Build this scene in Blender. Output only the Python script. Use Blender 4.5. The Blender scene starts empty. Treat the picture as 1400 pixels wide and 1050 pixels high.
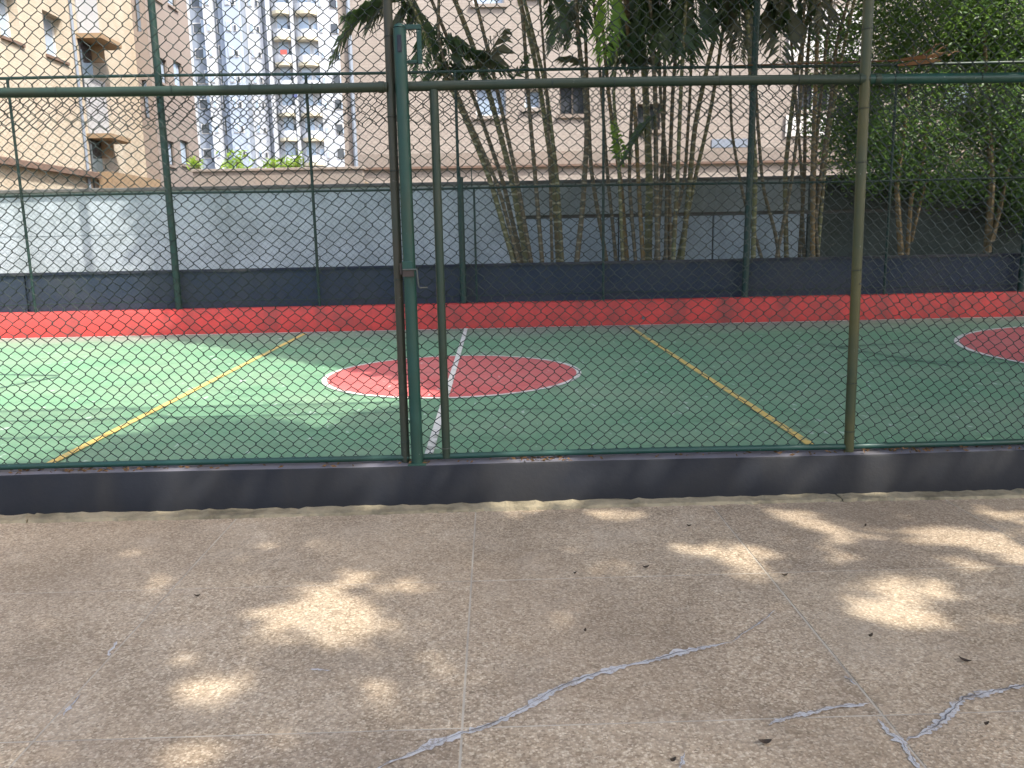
import bpy, math, random
import numpy as np
from mathutils import Vector, Matrix
random.seed(7); rng = np.random.default_rng(7)
S = bpy.context.scene
COL = S.collection

# ------------------------------------------------------------------ camera
FPX, CX, CY = 1120.0, 700.0, 525.0            # lens in pixels of the 1400x1050 photograph
_p = math.radians(10.15)
def _n(v): v = np.array(v, float); return v / np.linalg.norm(v)
Zc = _n([-0.0195*math.cos(_p), math.cos(_p), math.sin(_p)])
Yc = np.array([674-CX, CY-325, -FPX]); Yc = _n(Yc - Yc.dot(Zc)*Zc)
Xc = np.cross(Yc, Zc)
RW = np.array([Xc, Yc, Zc])                   # camera axes -> world
EYE = np.array([0, 0, 1.34])
cam_d = bpy.data.cameras.new('camera'); cam = bpy.data.objects.new('camera', cam_d); COL.objects.link(cam)
cam_d.sensor_fit = 'HORIZONTAL'; cam_d.sensor_width = 36; cam_d.lens = 36*FPX/1400
cam_d.clip_start = 0.05; cam_d.clip_end = 3000
cam.matrix_world = Matrix.Translation(Vector(EYE)) @ Matrix(RW.tolist()).to_4x4()
S.camera = cam

# ------------------------------------------------------------------ light
SUN = _n([0.47, -0.36, 0.81])                 # towards the sun
w = bpy.data.worlds.new('World'); S.world = w; w.use_nodes = True
nt = w.node_tree; bg = nt.nodes['Background']
sky = nt.nodes.new('ShaderNodeTexSky'); sky.sky_type = 'NISHITA'; sky.sun_disc = False
sky.sun_elevation = math.asin(SUN[2]); sky.sun_rotation = math.atan2(SUN[0], SUN[1])
sky.air_density = 1.0; sky.dust_density = 4.0; sky.ozone_density = 0.3
nt.links.new(sky.outputs[0], bg.inputs[0]); bg.inputs[1].default_value = 0.15
sd = bpy.data.lights.new('sun', 'SUN'); sd.energy = 2.1; sd.angle = math.radians(0.53); sd.color = (1, 0.95, 0.86)
so = bpy.data.objects.new('sun', sd); COL.objects.link(so)
so.rotation_euler = Vector(SUN).to_track_quat('Z', 'Y').to_euler()
S.view_settings.view_transform = 'Standard'; S.view_settings.look = 'None'
S.view_settings.exposure = 1.9; S.view_settings.gamma = 1.0

# ------------------------------------------------------------------ helpers
def ray(x, y): return RW @ np.array([x-CX, CY-y, -FPX])
def atY(x, y, Y): d = ray(x, y); return EYE + d*((Y-EYE[1])/d[1])
def atX(x, y, X): d = ray(x, y); return EYE + d*((X-EYE[0])/d[0])
def atZ(x, y, z): d = ray(x, y); return EYE + d*((z-EYE[2])/d[2])

def tag(o, label=None, cat=None, group=None, kind=None):
    if label: o['label'] = label
    if cat: o['category'] = cat
    if group: o['group'] = group
    if kind: o['kind'] = kind
    return o
def empty(name, loc=(0, 0, 0)):
    o = bpy.data.objects.new(name, None); COL.objects.link(o); o.location = loc; o.empty_display_size = 0.1
    return o
def link(name, me, parent=None):
    o = bpy.data.objects.new(name, me); COL.objects.link(o)
    if parent is not None:
        o.parent = parent
        if parent.type == 'EMPTY': o.matrix_parent_inverse = Matrix.Translation(-Vector(parent.location))   # meshes are in world coordinates
    return o

class MB:
    def __init__(s): s.v = []; s.f = []
    def add(s, vs, fs):
        b = len(s.v); s.v += [tuple(map(float, q)) for q in vs]; s.f += [tuple(b+i for i in f) for f in fs]; return s
    def box(s, x0, x1, y0, y1, z0, z1):
        return s.add([(x0,y0,z0),(x1,y0,z0),(x1,y1,z0),(x0,y1,z0),(x0,y0,z1),(x1,y0,z1),(x1,y1,z1),(x0,y1,z1)],
                     [(0,3,2,1),(4,5,6,7),(0,1,5,4),(1,2,6,5),(2,3,7,6),(3,0,4,7)])
    def bbox(s, x0, x1, y0, y1, z0, z1, b=0.01):
        """box with chamfered edges along its top and vertical corners"""
        def ring(d, z): return [(x0+d,y0,z),(x1-d,y0,z),(x1,y0+d,z),(x1,y1-d,z),(x1-d,y1,z),(x0+d,y1,z),(x0,y1-d,z),(x0,y0+d,z)]
        def ring2(z): return [(x0+b,y0+b,z),(x1-b,y0+b,z),(x1-b,y0+b,z),(x1-b,y1-b,z),(x1-b,y1-b,z),(x0+b,y1-b,z),(x0+b,y1-b,z),(x0+b,y0+b,z)]
        vs = ring(b, z0)+ring(b, z1-b)+[(x0+b,y0+b,z1),(x1-b,y0+b,z1),(x1-b,y1-b,z1),(x0+b,y1-b,z1)]
        fs = [tuple((i, (i+1)%8, 8+(i+1)%8, 8+i)) for i in range(8)]
        fs += [(8,9,17,16),(9,10,17),(10,11,18,17),(11,12,18),(12,13,19,18),(13,14,19),(14,15,16,19),(15,8,16),(16,17,18,19),(7,6,5,4,3,2,1,0)]
        return s.add(vs, fs)
    def tube(s, pts, r, n=8, cap=True):
        pts = [np.array(p, float) for p in pts]; m = len(pts)
        rs = [r]*m if np.isscalar(r) else list(r)
        t0 = pts[1]-pts[0]; t0 = t0/np.linalg.norm(t0)
        up = np.array([0, 0, 1.0]) if abs(t0[2]) < 0.9 else np.array([1.0, 0, 0])
        vs = []
        for i, p in enumerate(pts):
            t = pts[min(i+1, m-1)]-pts[max(i-1, 0)]; t = t/(np.linalg.norm(t)+1e-9)
            a = up-up.dot(t)*t; a /= np.linalg.norm(a); b = np.cross(t, a); up = a
            for k in range(n):
                an = 2*math.pi*k/n; vs.append(p+rs[i]*(math.cos(an)*a+math.sin(an)*b))
        fs = [(i*n+k, i*n+(k+1)%n, (i+1)*n+(k+1)%n, (i+1)*n+k) for i in range(m-1) for k in range(n)]
        if cap: fs += [tuple(range(n-1, -1, -1)), tuple((m-1)*n+k for k in range(n))]
        return s.add(vs, fs)
    def prism(s, poly, z0, z1):
        n = len(poly)
        return s.add([(x, y, z0) for x, y in poly]+[(x, y, z1) for x, y in poly],
                     [tuple(range(n-1, -1, -1)), tuple(range(n, 2*n))]+[(i, (i+1)%n, n+(i+1)%n, n+i) for i in range(n)])
    def mesh(s, mat, smooth=False):
        me = bpy.data.meshes.new('m'); me.from_pydata(s.v, [], s.f); me.update()
        if mat is not None: me.materials.append(mat)
        if smooth:
            me.polygons.foreach_set('use_smooth', [True]*len(me.polygons))
            if hasattr(me, 'set_sharp_from_angle'): me.set_sharp_from_angle(angle=math.radians(50))
        return me
    def build(s, name, mat, parent=None, smooth=False):
        me = s.mesh(mat, smooth); me.name = name; return link(name, me, parent)

def np_mesh(name, V, F, mat, parent=None, smooth=False):
    """V (n,3), F (m,k) equal-sided faces"""
    me = bpy.data.meshes.new(name); k = F.shape[1]
    me.vertices.add(len(V)); me.vertices.foreach_set('co', V.astype(np.float32).ravel())
    me.loops.add(F.size); me.loops.foreach_set('vertex_index', F.astype(np.int32).ravel())
    me.polygons.add(len(F)); me.polygons.foreach_set('loop_start', np.arange(0, F.size, k, dtype=np.int32))
    me.polygons.foreach_set('loop_total', np.full(len(F), k, np.int32))
    if smooth: me.polygons.foreach_set('use_smooth', np.ones(len(F), bool))
    me.materials.append(mat); me.update(calc_edges=True); me.validate()
    return link(name, me, parent)

# ------------------------------------------------------------------ materials
class NT:
    def __init__(s, name):
        s.m = bpy.data.materials.new(name); s.m.use_nodes = True; s.t = s.m.node_tree
        s.b = s.t.nodes['Principled BSDF']; s.out = s.t.nodes['Material Output']
        g = s.t.nodes.new('ShaderNodeNewGeometry'); s.pos = g.outputs['Position']; s.geo = g
    def node(s, typ, **kw):
        n = s.t.nodes.new(typ)
        for k, v in kw.items():
            if k.startswith('i_'):
                key = k[2:].replace('_', ' '); n.inputs[key].default_value = v
            else: setattr(n, k, v)
        return n
    def L(s, a, b): s.t.links.new(a, b)
    def noise(s, scale, detail=4, rough=0.55, vec=None, stretch=None):
        v = vec or s.pos
        if stretch:
            mp = s.node('ShaderNodeMapping'); mp.inputs['Scale'].default_value = stretch; s.L(v, mp.inputs['Vector']); v = mp.outputs[0]
        n = s.node('ShaderNodeTexNoise'); n.inputs['Scale'].default_value = scale; n.inputs['Detail'].default_value = detail
        n.inputs['Roughness'].default_value = rough; s.L(v, n.inputs['Vector']); return n.outputs['Fac']
    def ramp(s, fac, stops):
        r = s.node('ShaderNodeValToRGB'); e = r.color_ramp.elements
        while len(e) < len(stops): e.new(0.5)
        for i, (p, c) in enumerate(stops):
            e[i].position = p; e[i].color = (c, c, c, 1) if np.isscalar(c) else (*c, 1)
        s.L(fac, r.inputs[0]); return r.outputs[0]
    def mix(s, a, b, fac, mode='MIX'):
        n = s.node('ShaderNodeMix', data_type='RGBA', blend_type=mode)
        for sock, v in ((n.inputs[0], fac), (n.inputs[6], a), (n.inputs[7], b)):
            if hasattr(v, 'links') or isinstance(v, bpy.types.NodeSocket): s.L(v, sock)
            elif np.isscalar(v): sock.default_value = v
            else: sock.default_value = (*v, 1)
        return n.outputs[2]
    def bump(s, h, strength=0.3, dist=0.01):
        n = s.node('ShaderNodeBump'); n.inputs['Strength'].default_value = strength; n.inputs['Distance'].default_value = dist
        s.L(h, n.inputs['Height']); s.L(n.outputs[0], s.b.inputs['Normal'])
    def col(s, c):
        if isinstance(c, bpy.types.NodeSocket): s.L(c, s.b.inputs['Base Color'])
        else: s.b.inputs['Base Color'].default_value = (*c, 1)
    def rough(s, r):
        if isinstance(r, bpy.types.NodeSocket): s.L(r, s.b.inputs['Roughness'])
        else: s.b.inputs['Roughness'].default_value = r

def paint(name, c, dirt=(0.2, 0.18, 0.15), dirt_amt=0.35, rough=0.7, scale=1.5, bump=0.25, bs=60, streak=False, bd=0.004, spec=0.15):
    n = NT(name)
    f1 = n.noise(scale, 6, 0.62); f2 = n.noise(scale*7, 4, 0.6)
    a = n.ramp(f1, [(0.42, 0.0), (0.75, dirt_amt)])
    base = n.mix([q*0.88 for q in c], [min(1, q*1.1) for q in c], f2)
    colr = n.mix(base, dirt, a)
    if streak:
        fs = n.noise(2.2, 5, 0.6, stretch=(1.0, 1.0, 0.09))
        colr = n.mix(colr, dirt, n.ramp(fs, [(0.52, 0.0), (0.78, dirt_amt*1.1)]))
    n.col(colr); n.rough(rough); n.b.inputs['Specular IOR Level'].default_value = spec
    n.bump(n.noise(bs, 4, 0.6), bump, bd)
    return n.m

def worn_paint(name, c, under):
    n = NT(name); a = n.noise(11, 6, 0.7); b = n.noise(1.3, 4, 0.6); g = n.noise(40, 3, 0.6)
    ad = n.node('ShaderNodeMath', operation='ADD'); n.L(a, ad.inputs[0]); n.L(n.ramp(b, [(0.35, 0.0), (0.7, 0.16)]), ad.inputs[1])
    base = n.mix([q*0.85 for q in c], c, g)
    n.col(n.mix(base, under, n.ramp(ad.outputs[0], [(0.60, 0.0), (0.70, 0.85)]))); n.rough(0.75); n.b.inputs['Specular IOR Level'].default_value = 0.2
    return n.m

def tiled(name, c, dirt, dirt_amt, scale, rough=0.85, bw=0.24, bh=0.075):
    """render or ceramic cladding of a distant facade: fine courses too far away to tell apart"""
    n = NT(name); sp = n.node('ShaderNodeSeparateXYZ'); n.L(n.pos, sp.inputs[0])
    ad = n.node('ShaderNodeMath', operation='ADD'); n.L(sp.outputs[0], ad.inputs[0]); n.L(sp.outputs[1], ad.inputs[1])
    cb = n.node('ShaderNodeCombineXYZ'); n.L(ad.outputs[0], cb.inputs[0]); n.L(sp.outputs[2], cb.inputs[1])
    br = n.node('ShaderNodeTexBrick'); n.L(cb.outputs[0], br.inputs['Vector']); br.inputs['Scale'].default_value = 1
    br.inputs['Brick Width'].default_value = bw; br.inputs['Row Height'].default_value = bh; br.inputs['Mortar Size'].default_value = 0.009
    br.inputs['Color1'].default_value = (*[q*0.94 for q in c], 1); br.inputs['Color2'].default_value = (*[q*1.06 for q in c], 1); br.inputs['Mortar'].default_value = (*[q*0.86 for q in c], 1)
    colr = n.mix(br.outputs['Color'], dirt, n.ramp(n.noise(scale, 6, 0.62), [(0.42, 0.0), (0.75, dirt_amt)]))
    fs = n.noise(1.1, 5, 0.6, stretch=(1.0, 1.0, 0.07)); colr = n.mix(colr, dirt, n.ramp(fs, [(0.5, 0.0), (0.74, dirt_amt*1.2)]))
    n.col(colr); n.rough(rough); n.b.inputs['Specular IOR Level'].default_value = 0.15
    return n.m

def patch_mat():
    n = NT('crack_cement'); a = n.noise(55, 6, 0.75); b = n.noise(9, 4, 0.6)
    ad = n.node('ShaderNodeMath', operation='ADD'); n.L(a, ad.inputs[0]); n.L(n.ramp(b, [(0.35, 0.0), (0.7, 0.14)]), ad.inputs[1])
    n.col(n.mix(n.mix((0.52, 0.51, 0.50), (0.40, 0.39, 0.385), b), (0.28, 0.24, 0.20), n.ramp(ad.outputs[0], [(0.55, 0.0), (0.66, 0.9)])))
    n.rough(0.9); n.b.inputs['Specular IOR Level'].default_value = 0.15; n.bump(a, 0.8, 0.006)
    return n.m

def mat_aggregate():
    n = NT('washed_aggregate')
    v = n.node('ShaderNodeTexVoronoi'); v.inputs['Scale'].default_value = 120; n.L(n.pos, v.inputs['Vector'])
    v2 = n.node('ShaderNodeTexVoronoi'); v2.inputs['Scale'].default_value = 62; n.L(n.pos, v2.inputs['Vector'])
    sep = n.node('ShaderNodeSeparateColor'); n.L(v.outputs['Color'], sep.inputs[0])
    peb = n.ramp(sep.outputs[0], [(0.0, (0.12, 0.085, 0.055)), (0.35, (0.38, 0.29, 0.205)), (0.7, (0.56, 0.45, 0.33)), (0.92, (0.86, 0.75, 0.60))])
    sep2 = n.node('ShaderNodeSeparateColor'); n.L(v2.outputs['Color'], sep2.inputs[0])
    peb = n.mix(peb, n.ramp(sep2.outputs[1], [(0, (0.26, 0.195, 0.135)), (1, (0.64, 0.52, 0.39))]), 0.4)
    edge = n.ramp(v.outputs['Distance'], [(0.0, 0.0), (0.75, 0.5)])
    c = n.mix(peb, (0.29, 0.235, 0.175), edge)
    big = n.noise(0.9, 5, 0.6); c = n.mix(c, (0.28, 0.23, 0.18), n.ramp(big, [(0.45, 0.0), (0.72, 0.45)]))
    big2 = n.noise(2.6, 6, 0.65); c = n.mix(c, (0.55, 0.48, 0.40), n.ramp(big2, [(0.52, 0.0), (0.8, 0.4)]))
    big3 = n.noise(0.5, 3, 0.5); c = n.mix(c, (0.42, 0.31, 0.21), n.ramp(big3, [(0.45, 0.0), (0.7, 0.3)]))
    mot = n.noise(9, 5, 0.7); c = n.mix(c, (0.18, 0.15, 0.12), n.ramp(mot, [(0.5, 0.0), (0.75, 0.25)]))
    c = n.mix(c, (0.90, 0.89, 0.855), 1.0, 'MULTIPLY')
    v3 = n.noise(1.7, 5, 0.6); c = n.mix(c, (0.74, 0.73, 0.72), n.ramp(v3, [(0.42, 0.0), (0.68, 0.8)]), 'MULTIPLY')
    ob = n.node('ShaderNodeObjectInfo'); c = n.mix(c, n.ramp(ob.outputs['Random'], [(0, (0.88, 0.87, 0.86)), (1, (1.06, 1.05, 1.02))]), 1.0, 'MULTIPLY')
    n.col(c); n.rough(0.85); n.b.inputs['Specular IOR Level'].default_value = 0.2
    n.bump(v.outputs['Distance'], 0.6, 0.003)
    return n.m

def mat_court(name, c, fade):
    n = NT(name)
    f = n.noise(0.8, 6, 0.65); g = n.noise(5, 6, 0.7)
    base = n.mix([q*0.9 for q in c], [q*1.12 for q in c], g)
    base = n.mix(base, fade, n.ramp(f, [(0.40, 0.0), (0.68, 0.6)]))
    # dust that gathers along the foot of the far kerb
    sp = n.node('ShaderNodeSeparateXYZ'); n.L(n.pos, sp.inputs[0])
    mr = n.node('ShaderNodeMapRange'); mr.inputs[1].default_value = 10.6; mr.inputs[2].default_value = 12.5
    n.L(sp.outputs[1], mr.inputs[0])
    ad = n.node('ShaderNodeMath', operation='MULTIPLY'); n.L(mr.outputs[0], ad.inputs[0]); n.L(n.ramp(n.noise(1.2, 5, 0.6), [(0.3, 0.35), (0.65, 1.0)]), ad.inputs[1])
    base = n.mix(base, (0.24, 0.21, 0.20), n.ramp(ad.outputs[0], [(0.15, 0.0), (0.9, 0.8)]))
    # scuffs and pale spots
    sc = n.noise(16, 3, 0.5, stretch=(1.0, 0.35, 1.0))
    base = n.mix(base, (0.55, 0.6, 0.56), n.ramp(sc, [(0.665, 0.0), (0.72, 0.55)]))
    sc2 = n.noise(3, 8, 0.75, stretch=(0.5, 1.5, 1))
    base = n.mix(base, [q*0.55 for q in c], n.ramp(sc2, [(0.52, 0.0), (0.68, 0.55)]))
    n.col(base); n.rough(n.ramp(g, [(0.3, 0.6), (0.7, 0.8)])); n.b.inputs['Specular IOR Level'].default_value = 0.2
    n.bump(n.noise(120, 3, 0.6), 0.2, 0.002)
    return n.m

def mat_leaf(name, c, c2, trans=0.35, rough=0.4):
    n = NT(name)
    oi = n.node('ShaderNodeObjectInfo')
    f = n.noise(3.0, 3, 0.6); f2 = n.geo.outputs['Random Per Island']
    cc = n.mix(c, c2, f2); cc = n.mix(cc, [q*0.6 for q in c], n.ramp(f, [(0.4, 0.0), (0.7, 0.6)]))
    n.col(cc); n.rough(rough); n.b.inputs['Specular IOR Level'].default_value = 0.35
    tr = n.node('ShaderNodeBsdfTranslucent'); n.L(n.mix(cc, (0.25, 0.4, 0.05), 0.45), tr.inputs[0])
    mx = n.node('ShaderNodeMixShader'); mx.inputs[0].default_value = trans
    n.L(n.b.outputs[0], mx.inputs[1]); n.L(tr.outputs[0], mx.inputs[2]); n.L(mx.outputs[0], n.out.inputs[0])
    return n.m

def mat_stem(name, c, ringc, pitch):
    n = NT(name)
    sp = n.node('ShaderNodeSeparateXYZ'); n.L(n.pos, sp.inputs[0])
    wv = n.node('ShaderNodeTexWave', wave_type='BANDS', bands_direction='Z'); wv.inputs['Scale'].default_value = pitch; wv.inputs['Distortion'].default_value = 1.2; wv.inputs['Detail'].default_value = 2
    n.L(n.pos, wv.inputs['Vector'])
    f = n.noise(5, 5, 0.65); f2 = n.noise(1.1, 3, 0.5)
    a = n.mix(c, [q*0.5 for q in c], f); a = n.mix(a, (0.10, 0.075, 0.035), n.ramp(f2, [(0.42, 0.0), (0.66, 0.85)]))
    a = n.mix(a, ringc, n.ramp(wv.outputs['Fac'], [(0.86, 0.0), (0.97, 0.75)]))
    n.col(a); n.rough(0.65); n.bump(wv.outputs['Fac'], 0.3, 0.004)
    return n.m

def metal(name, c, rough=0.38, wear=(0.16, 0.12, 0.06), amt=0.5, scale=9):
    n = NT(name)
    f = n.noise(scale, 5, 0.65); g = n.noise(2.0, 4, 0.6)
    a = n.mix([q*0.75 for q in c], [q*1.25 for q in c], f)
    a = n.mix(a, wear, n.ramp(g, [(0.42, 0.0), (0.7, amt)]))
    chips = n.noise(28, 4, 0.7); a = n.mix(a, (0.30, 0.31, 0.28), n.ramp(chips, [(0.68, 0.0), (0.74, 0.6)]))
    n.col(a); n.rough(n.ramp(f, [(0.3, rough), (0.7, rough+0.22)])); n.b.inputs['Specular IOR Level'].default_value = 0.35
    n.bump(n.noise(40, 3, 0.5), 0.12, 0.002)
    return n.m

def glass(name, c, rough=0.08):
    n = NT(name); f = n.noise(0.7, 3, 0.5)
    n.col(n.mix([q*0.7 for q in c], [q*1.2 for q in c], f)); n.rough(rough); n.b.inputs['Specular IOR Level'].default_value = 0.7
    return n.m

M = dict(
    agg=mat_aggregate(),
    joint=paint('joint_mortar', (0.42, 0.375, 0.30), (0.20, 0.17, 0.135), 0.9, rough=0.9, bs=200, scale=2.2),
    patch=patch_mat(),
    crack=paint('crack_void', (0.13, 0.125, 0.125), rough=0.95),
    earth=paint('bare_earth', (0.20, 0.16, 0.11), (0.10, 0.08, 0.05), 0.7, rough=0.95, scale=2, bump=0.8, bs=25, bd=0.02),
    green=mat_court('court_green', (0.133, 0.268, 0.160), (0.235, 0.30, 0.21)),
    red=mat_court('court_red', (0.50, 0.11, 0.105), (0.46, 0.19, 0.175)),
    white=worn_paint('court_white_paint', (0.66, 0.65, 0.60), (0.26, 0.28, 0.24)),
    yellow=worn_paint('court_yellow_paint', (0.66, 0.48, 0.15), (0.22, 0.27, 0.17)),
    blackline=paint('court_faded_dark_line', (0.07, 0.12, 0.10), (0.12, 0.28, 0.18), 0.9, scale=5),
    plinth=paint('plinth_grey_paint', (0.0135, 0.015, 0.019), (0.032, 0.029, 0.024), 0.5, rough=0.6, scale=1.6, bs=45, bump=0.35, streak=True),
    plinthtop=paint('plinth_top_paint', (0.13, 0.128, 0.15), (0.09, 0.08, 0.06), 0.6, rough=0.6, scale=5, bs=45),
    footing=paint('mossy_cement', (0.30, 0.255, 0.17), (0.07, 0.062, 0.042), 0.9, rough=0.9, scale=5, bs=60, bump=0.9, bd=0.012),
    kerbred=paint('kerb_red_paint', (0.52, 0.062, 0.055), (0.18, 0.06, 0.055), 0.85, rough=0.55, scale=3.2, bs=30, streak=True, bump=0.4, bd=0.01),
    navy=paint('navy_paint', (0.028, 0.040, 0.064), (0.06, 0.062, 0.066), 0.6, rough=0.6, scale=1.2, bs=30, streak=True),
    navytop=paint('navy_cap_paint', (0.018, 0.024, 0.04), rough=0.6),
    pale=paint('pale_blue_paint', (0.42, 0.475, 0.51), (0.20, 0.235, 0.24), 0.65, rough=0.8, scale=1.6, bs=22, bump=0.9, bd=0.02, streak=True),
    palepanel=paint('pale_panel_paint', (0.33, 0.40, 0.46), (0.15, 0.18, 0.20), 0.5, rough=0.7, scale=0.8, bs=25, streak=True),
    palebeam=paint('mossy_beam_paint', (0.29, 0.33, 0.34), (0.10, 0.115, 0.10), 0.65, rough=0.8, scale=1.1, bs=22, bump=0.5, bd=0.01, streak=True),
    coping=paint('coping_cement', (0.13, 0.13, 0.125), (0.05, 0.05, 0.04), 0.7, rough=0.9, scale=2.5, bump=0.5),
    gpole=metal('gate_green_enamel', (0.010, 0.048, 0.038), 0.32, (0.025, 0.04, 0.022), 0.45),
    gpipe=metal('fence_green_enamel', (0.016, 0.034, 0.023), 0.35, (0.034, 0.034, 0.018), 0.55),
    olive=metal('weathered_olive_enamel', (0.060, 0.058, 0.019), 0.35, (0.018, 0.038, 0.024), 0.75),
    brown=metal('weathered_brown_enamel', (0.036, 0.034, 0.022), 0.4, (0.018, 0.038, 0.028), 0.6),
    farpipe=metal('far_fence_enamel', (0.011, 0.036, 0.030), 0.4, (0.03, 0.036, 0.022), 0.5),
    wire=metal('coated_wire', (0.014, 0.026, 0.023), 0.3, (0.026, 0.034, 0.03), 0.5),
    farwire=metal('far_coated_wire', (0.035, 0.05, 0.045), 0.35, (0.05, 0.06, 0.055), 0.5),
    lock=metal('rusty_lock_steel', (0.045, 0.036, 0.032), 0.5, (0.06, 0.032, 0.02), 0.7),
    steel=metal('worn_steel', (0.065, 0.075, 0.07), 0.35, (0.15, 0.12, 0.09), 0.4),
    stem=mat_stem('palm_stem_green', (0.17, 0.18, 0.075), (0.33, 0.32, 0.22), 2.1),
    stem2=mat_stem('palm_stem_brown', (0.12, 0.10, 0.06), (0.26, 0.23, 0.16), 2.4),
    stem3=mat_stem('palm_stem_ochre', (0.20, 0.135, 0.05), (0.24, 0.20, 0.13), 1.8),
    bark=mat_stem('tree_bark', (0.13, 0.095, 0.06), (0.10, 0.08, 0.055), 1.0),
    frond=mat_leaf('palm_leaf_dark', (0.065, 0.115, 0.06), (0.11, 0.17, 0.085), 0.4),
    frondgrey=mat_leaf('palm_leaf_dusty', (0.10, 0.11, 0.075), (0.16, 0.165, 0.12), 0.25),
    frondbright=mat_leaf('palm_leaf_bright', (0.16, 0.30, 0.035), (0.24, 0.40, 0.07), 0.5),
    hedge=mat_leaf('hedge_leaf', (0.068, 0.145, 0.05), (0.125, 0.23, 0.08), 0.42),
    shade=mat_leaf('shade_tree_leaf', (0.05, 0.10, 0.03), (0.09, 0.15, 0.05), 0.12),
    lime=mat_leaf('lime_leaf', (0.22, 0.38, 0.04), (0.34, 0.50, 0.08), 0.45),
    dry=mat_leaf('dry_leaf', (0.16, 0.085, 0.035), (0.10, 0.05, 0.025), 0.1, 0.7),
    dryred=mat_leaf('dry_palm_sheath', (0.30, 0.15, 0.085), (0.2, 0.11, 0.07), 0.1, 0.6),
    dark_leaf=mat_leaf('old_leaf', (0.035, 0.022, 0.014), (0.05, 0.03, 0.02), 0.05, 0.7),
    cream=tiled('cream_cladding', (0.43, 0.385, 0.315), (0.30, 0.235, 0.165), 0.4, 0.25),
    creamshade=paint('cream_render_shade', (0.24, 0.205, 0.185), (0.18, 0.145, 0.125), 0.35, rough=0.85, scale=0.25, bs=9),  # cream block's wing, its pinkish shade put into the colour
    beige=tiled('beige_cladding', (0.31, 0.278, 0.252), (0.20, 0.17, 0.15), 0.45, 0.35),
    beigelow=paint('beige_base_render', (0.215, 0.19, 0.17), (0.27, 0.21, 0.17), 0.5, rough=0.85, scale=0.6, streak=True),
    terracotta=paint('terracotta_moulding', (0.15, 0.105, 0.085), (0.11, 0.08, 0.065), 0.4, rough=0.8),
    trim=paint('window_trim_white', (0.6, 0.6, 0.6), rough=0.5),
    screen=paint('balcony_screen_grey', (0.36, 0.37, 0.385), (0.25, 0.25, 0.25), 0.3),
    darkwall=paint('mossy_wall_with_shade', (0.075, 0.092, 0.088), (0.035, 0.04, 0.03), 0.7, rough=0.85, scale=1.3, bs=22, bump=0.5, bd=0.01, streak=True),  # wall's own dark green plus the hedge's shade, painted into the colour
    darktrim=paint('window_trim_dark', (0.07, 0.06, 0.055), rough=0.5),
    balc=paint('balcony_tan_render', (0.27, 0.195, 0.125), (0.2, 0.14, 0.09), 0.4, rough=0.85),
    pane=glass('glass_painted_sky_reflection', (0.32, 0.40, 0.51)), darkpane=glass('window_glass_dark', (0.045, 0.05, 0.06)),  # bright pane has the sky's reflection painted into its base colour
    towershade=paint('tower_blue_shade', (0.29, 0.345, 0.43), (0.36, 0.42, 0.52), 0.3, rough=0.8, scale=0.08, bs=3),  # bluish shade of a white tower, put into the colour
    towergrey=paint('tower_shade_and_pipe_grey', (0.20, 0.235, 0.29), (0.28, 0.33, 0.4), 0.3, rough=0.8, scale=0.08, bs=3),  # tower shade put into the colour; plain grey on pipes and patch
    towerwhite=paint('tower_white_render', (0.41, 0.44, 0.485), (0.34, 0.37, 0.42), 0.3, rough=0.8, scale=0.08, bs=3),
    towerbalc=paint('tower_balcony_yellow', (0.45, 0.42, 0.33), (0.5, 0.45, 0.3), 0.3, rough=0.8, scale=0.2, bs=3),
    cloth=paint('red_cloth', (0.36, 0.09, 0.08), rough=0.9), clothb=paint('blue_cloth', (0.07, 0.09, 0.2), rough=0.9),
)

# ------------------------------------------------------------------ the setting
GZ = -0.26                                     # walking surface
o = MB().box(-400, 400, -300, 700, -0.9, -0.34).build('ground', M['earth']); tag(o, kind='structure')
pv = empty('pavement', (0, 2.5, GZ)); tag(pv, kind='structure')
MB().box(-8.5, 9.5, -5.9, 4.72, -0.40, GZ-0.0018).build('joint_bed', M['joint'], pv)
XS = [-7.19+1.41*i for i in range(12)]; YS = [-5.85, -4.66, -3.47, -2.28, -1.09, 0.10, 1.29, 2.48, 3.665, 4.715]
slabs = []
for i in range(len(XS)-1):
    for j in range(len(YS)-1):
        g = 0.0042; dz = rng.uniform(-0.0008, 0.0008)
        slabs.append(MB().bbox(XS[i]+g, XS[i+1]-g, YS[j]+g, YS[j+1]-g, -0.33, GZ+dz, 0.001).build('slab', M['agg'], pv))

def wiggle(px, n=10, amp=0.012, z=GZ):
    """a photographed crack as an irregular line on the paving"""
    pts = [atZ(x, y, z)[:2] for x, y in px]; out = []
    for a, b in zip(pts[:-1], pts[1:]):
        for k in range(n):
            t = k/n; d = b-a; nn = np.array([-d[1], d[0]])/(np.linalg.norm(d)+1e-9)
            out.append(a+d*t+nn*rng.normal(0, amp))
    out.append(pts[-1]); return out
def smooth_line(l):
    l = np.array(l); l[1:-1] = (l[:-2]+2*l[1:-1]+l[2:])/4; return [q for q in l]
def ribbon(name, line, wfun, z, mat, parent, jag=0.4):
    vs = []; n = len(line)
    for i, p in enumerate(line):
        d = line[min(i+1, n-1)]-line[max(i-1, 0)]; nn = np.array([-d[1], d[0]])/(np.linalg.norm(d)+1e-9)
        ww = wfun(i/(n-1))
        a = p+nn*ww*(1+rng.normal(0, jag)); b = p-nn*ww*(1+rng.normal(0, jag))
        vs += [(a[0], a[1], z), (b[0], b[1], z)]
    m = MB().add(vs, [(2*i, 2*i+1, 2*i+3, 2*i+2) for i in range(n-1)])
    return m.build(name, mat, parent)
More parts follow.
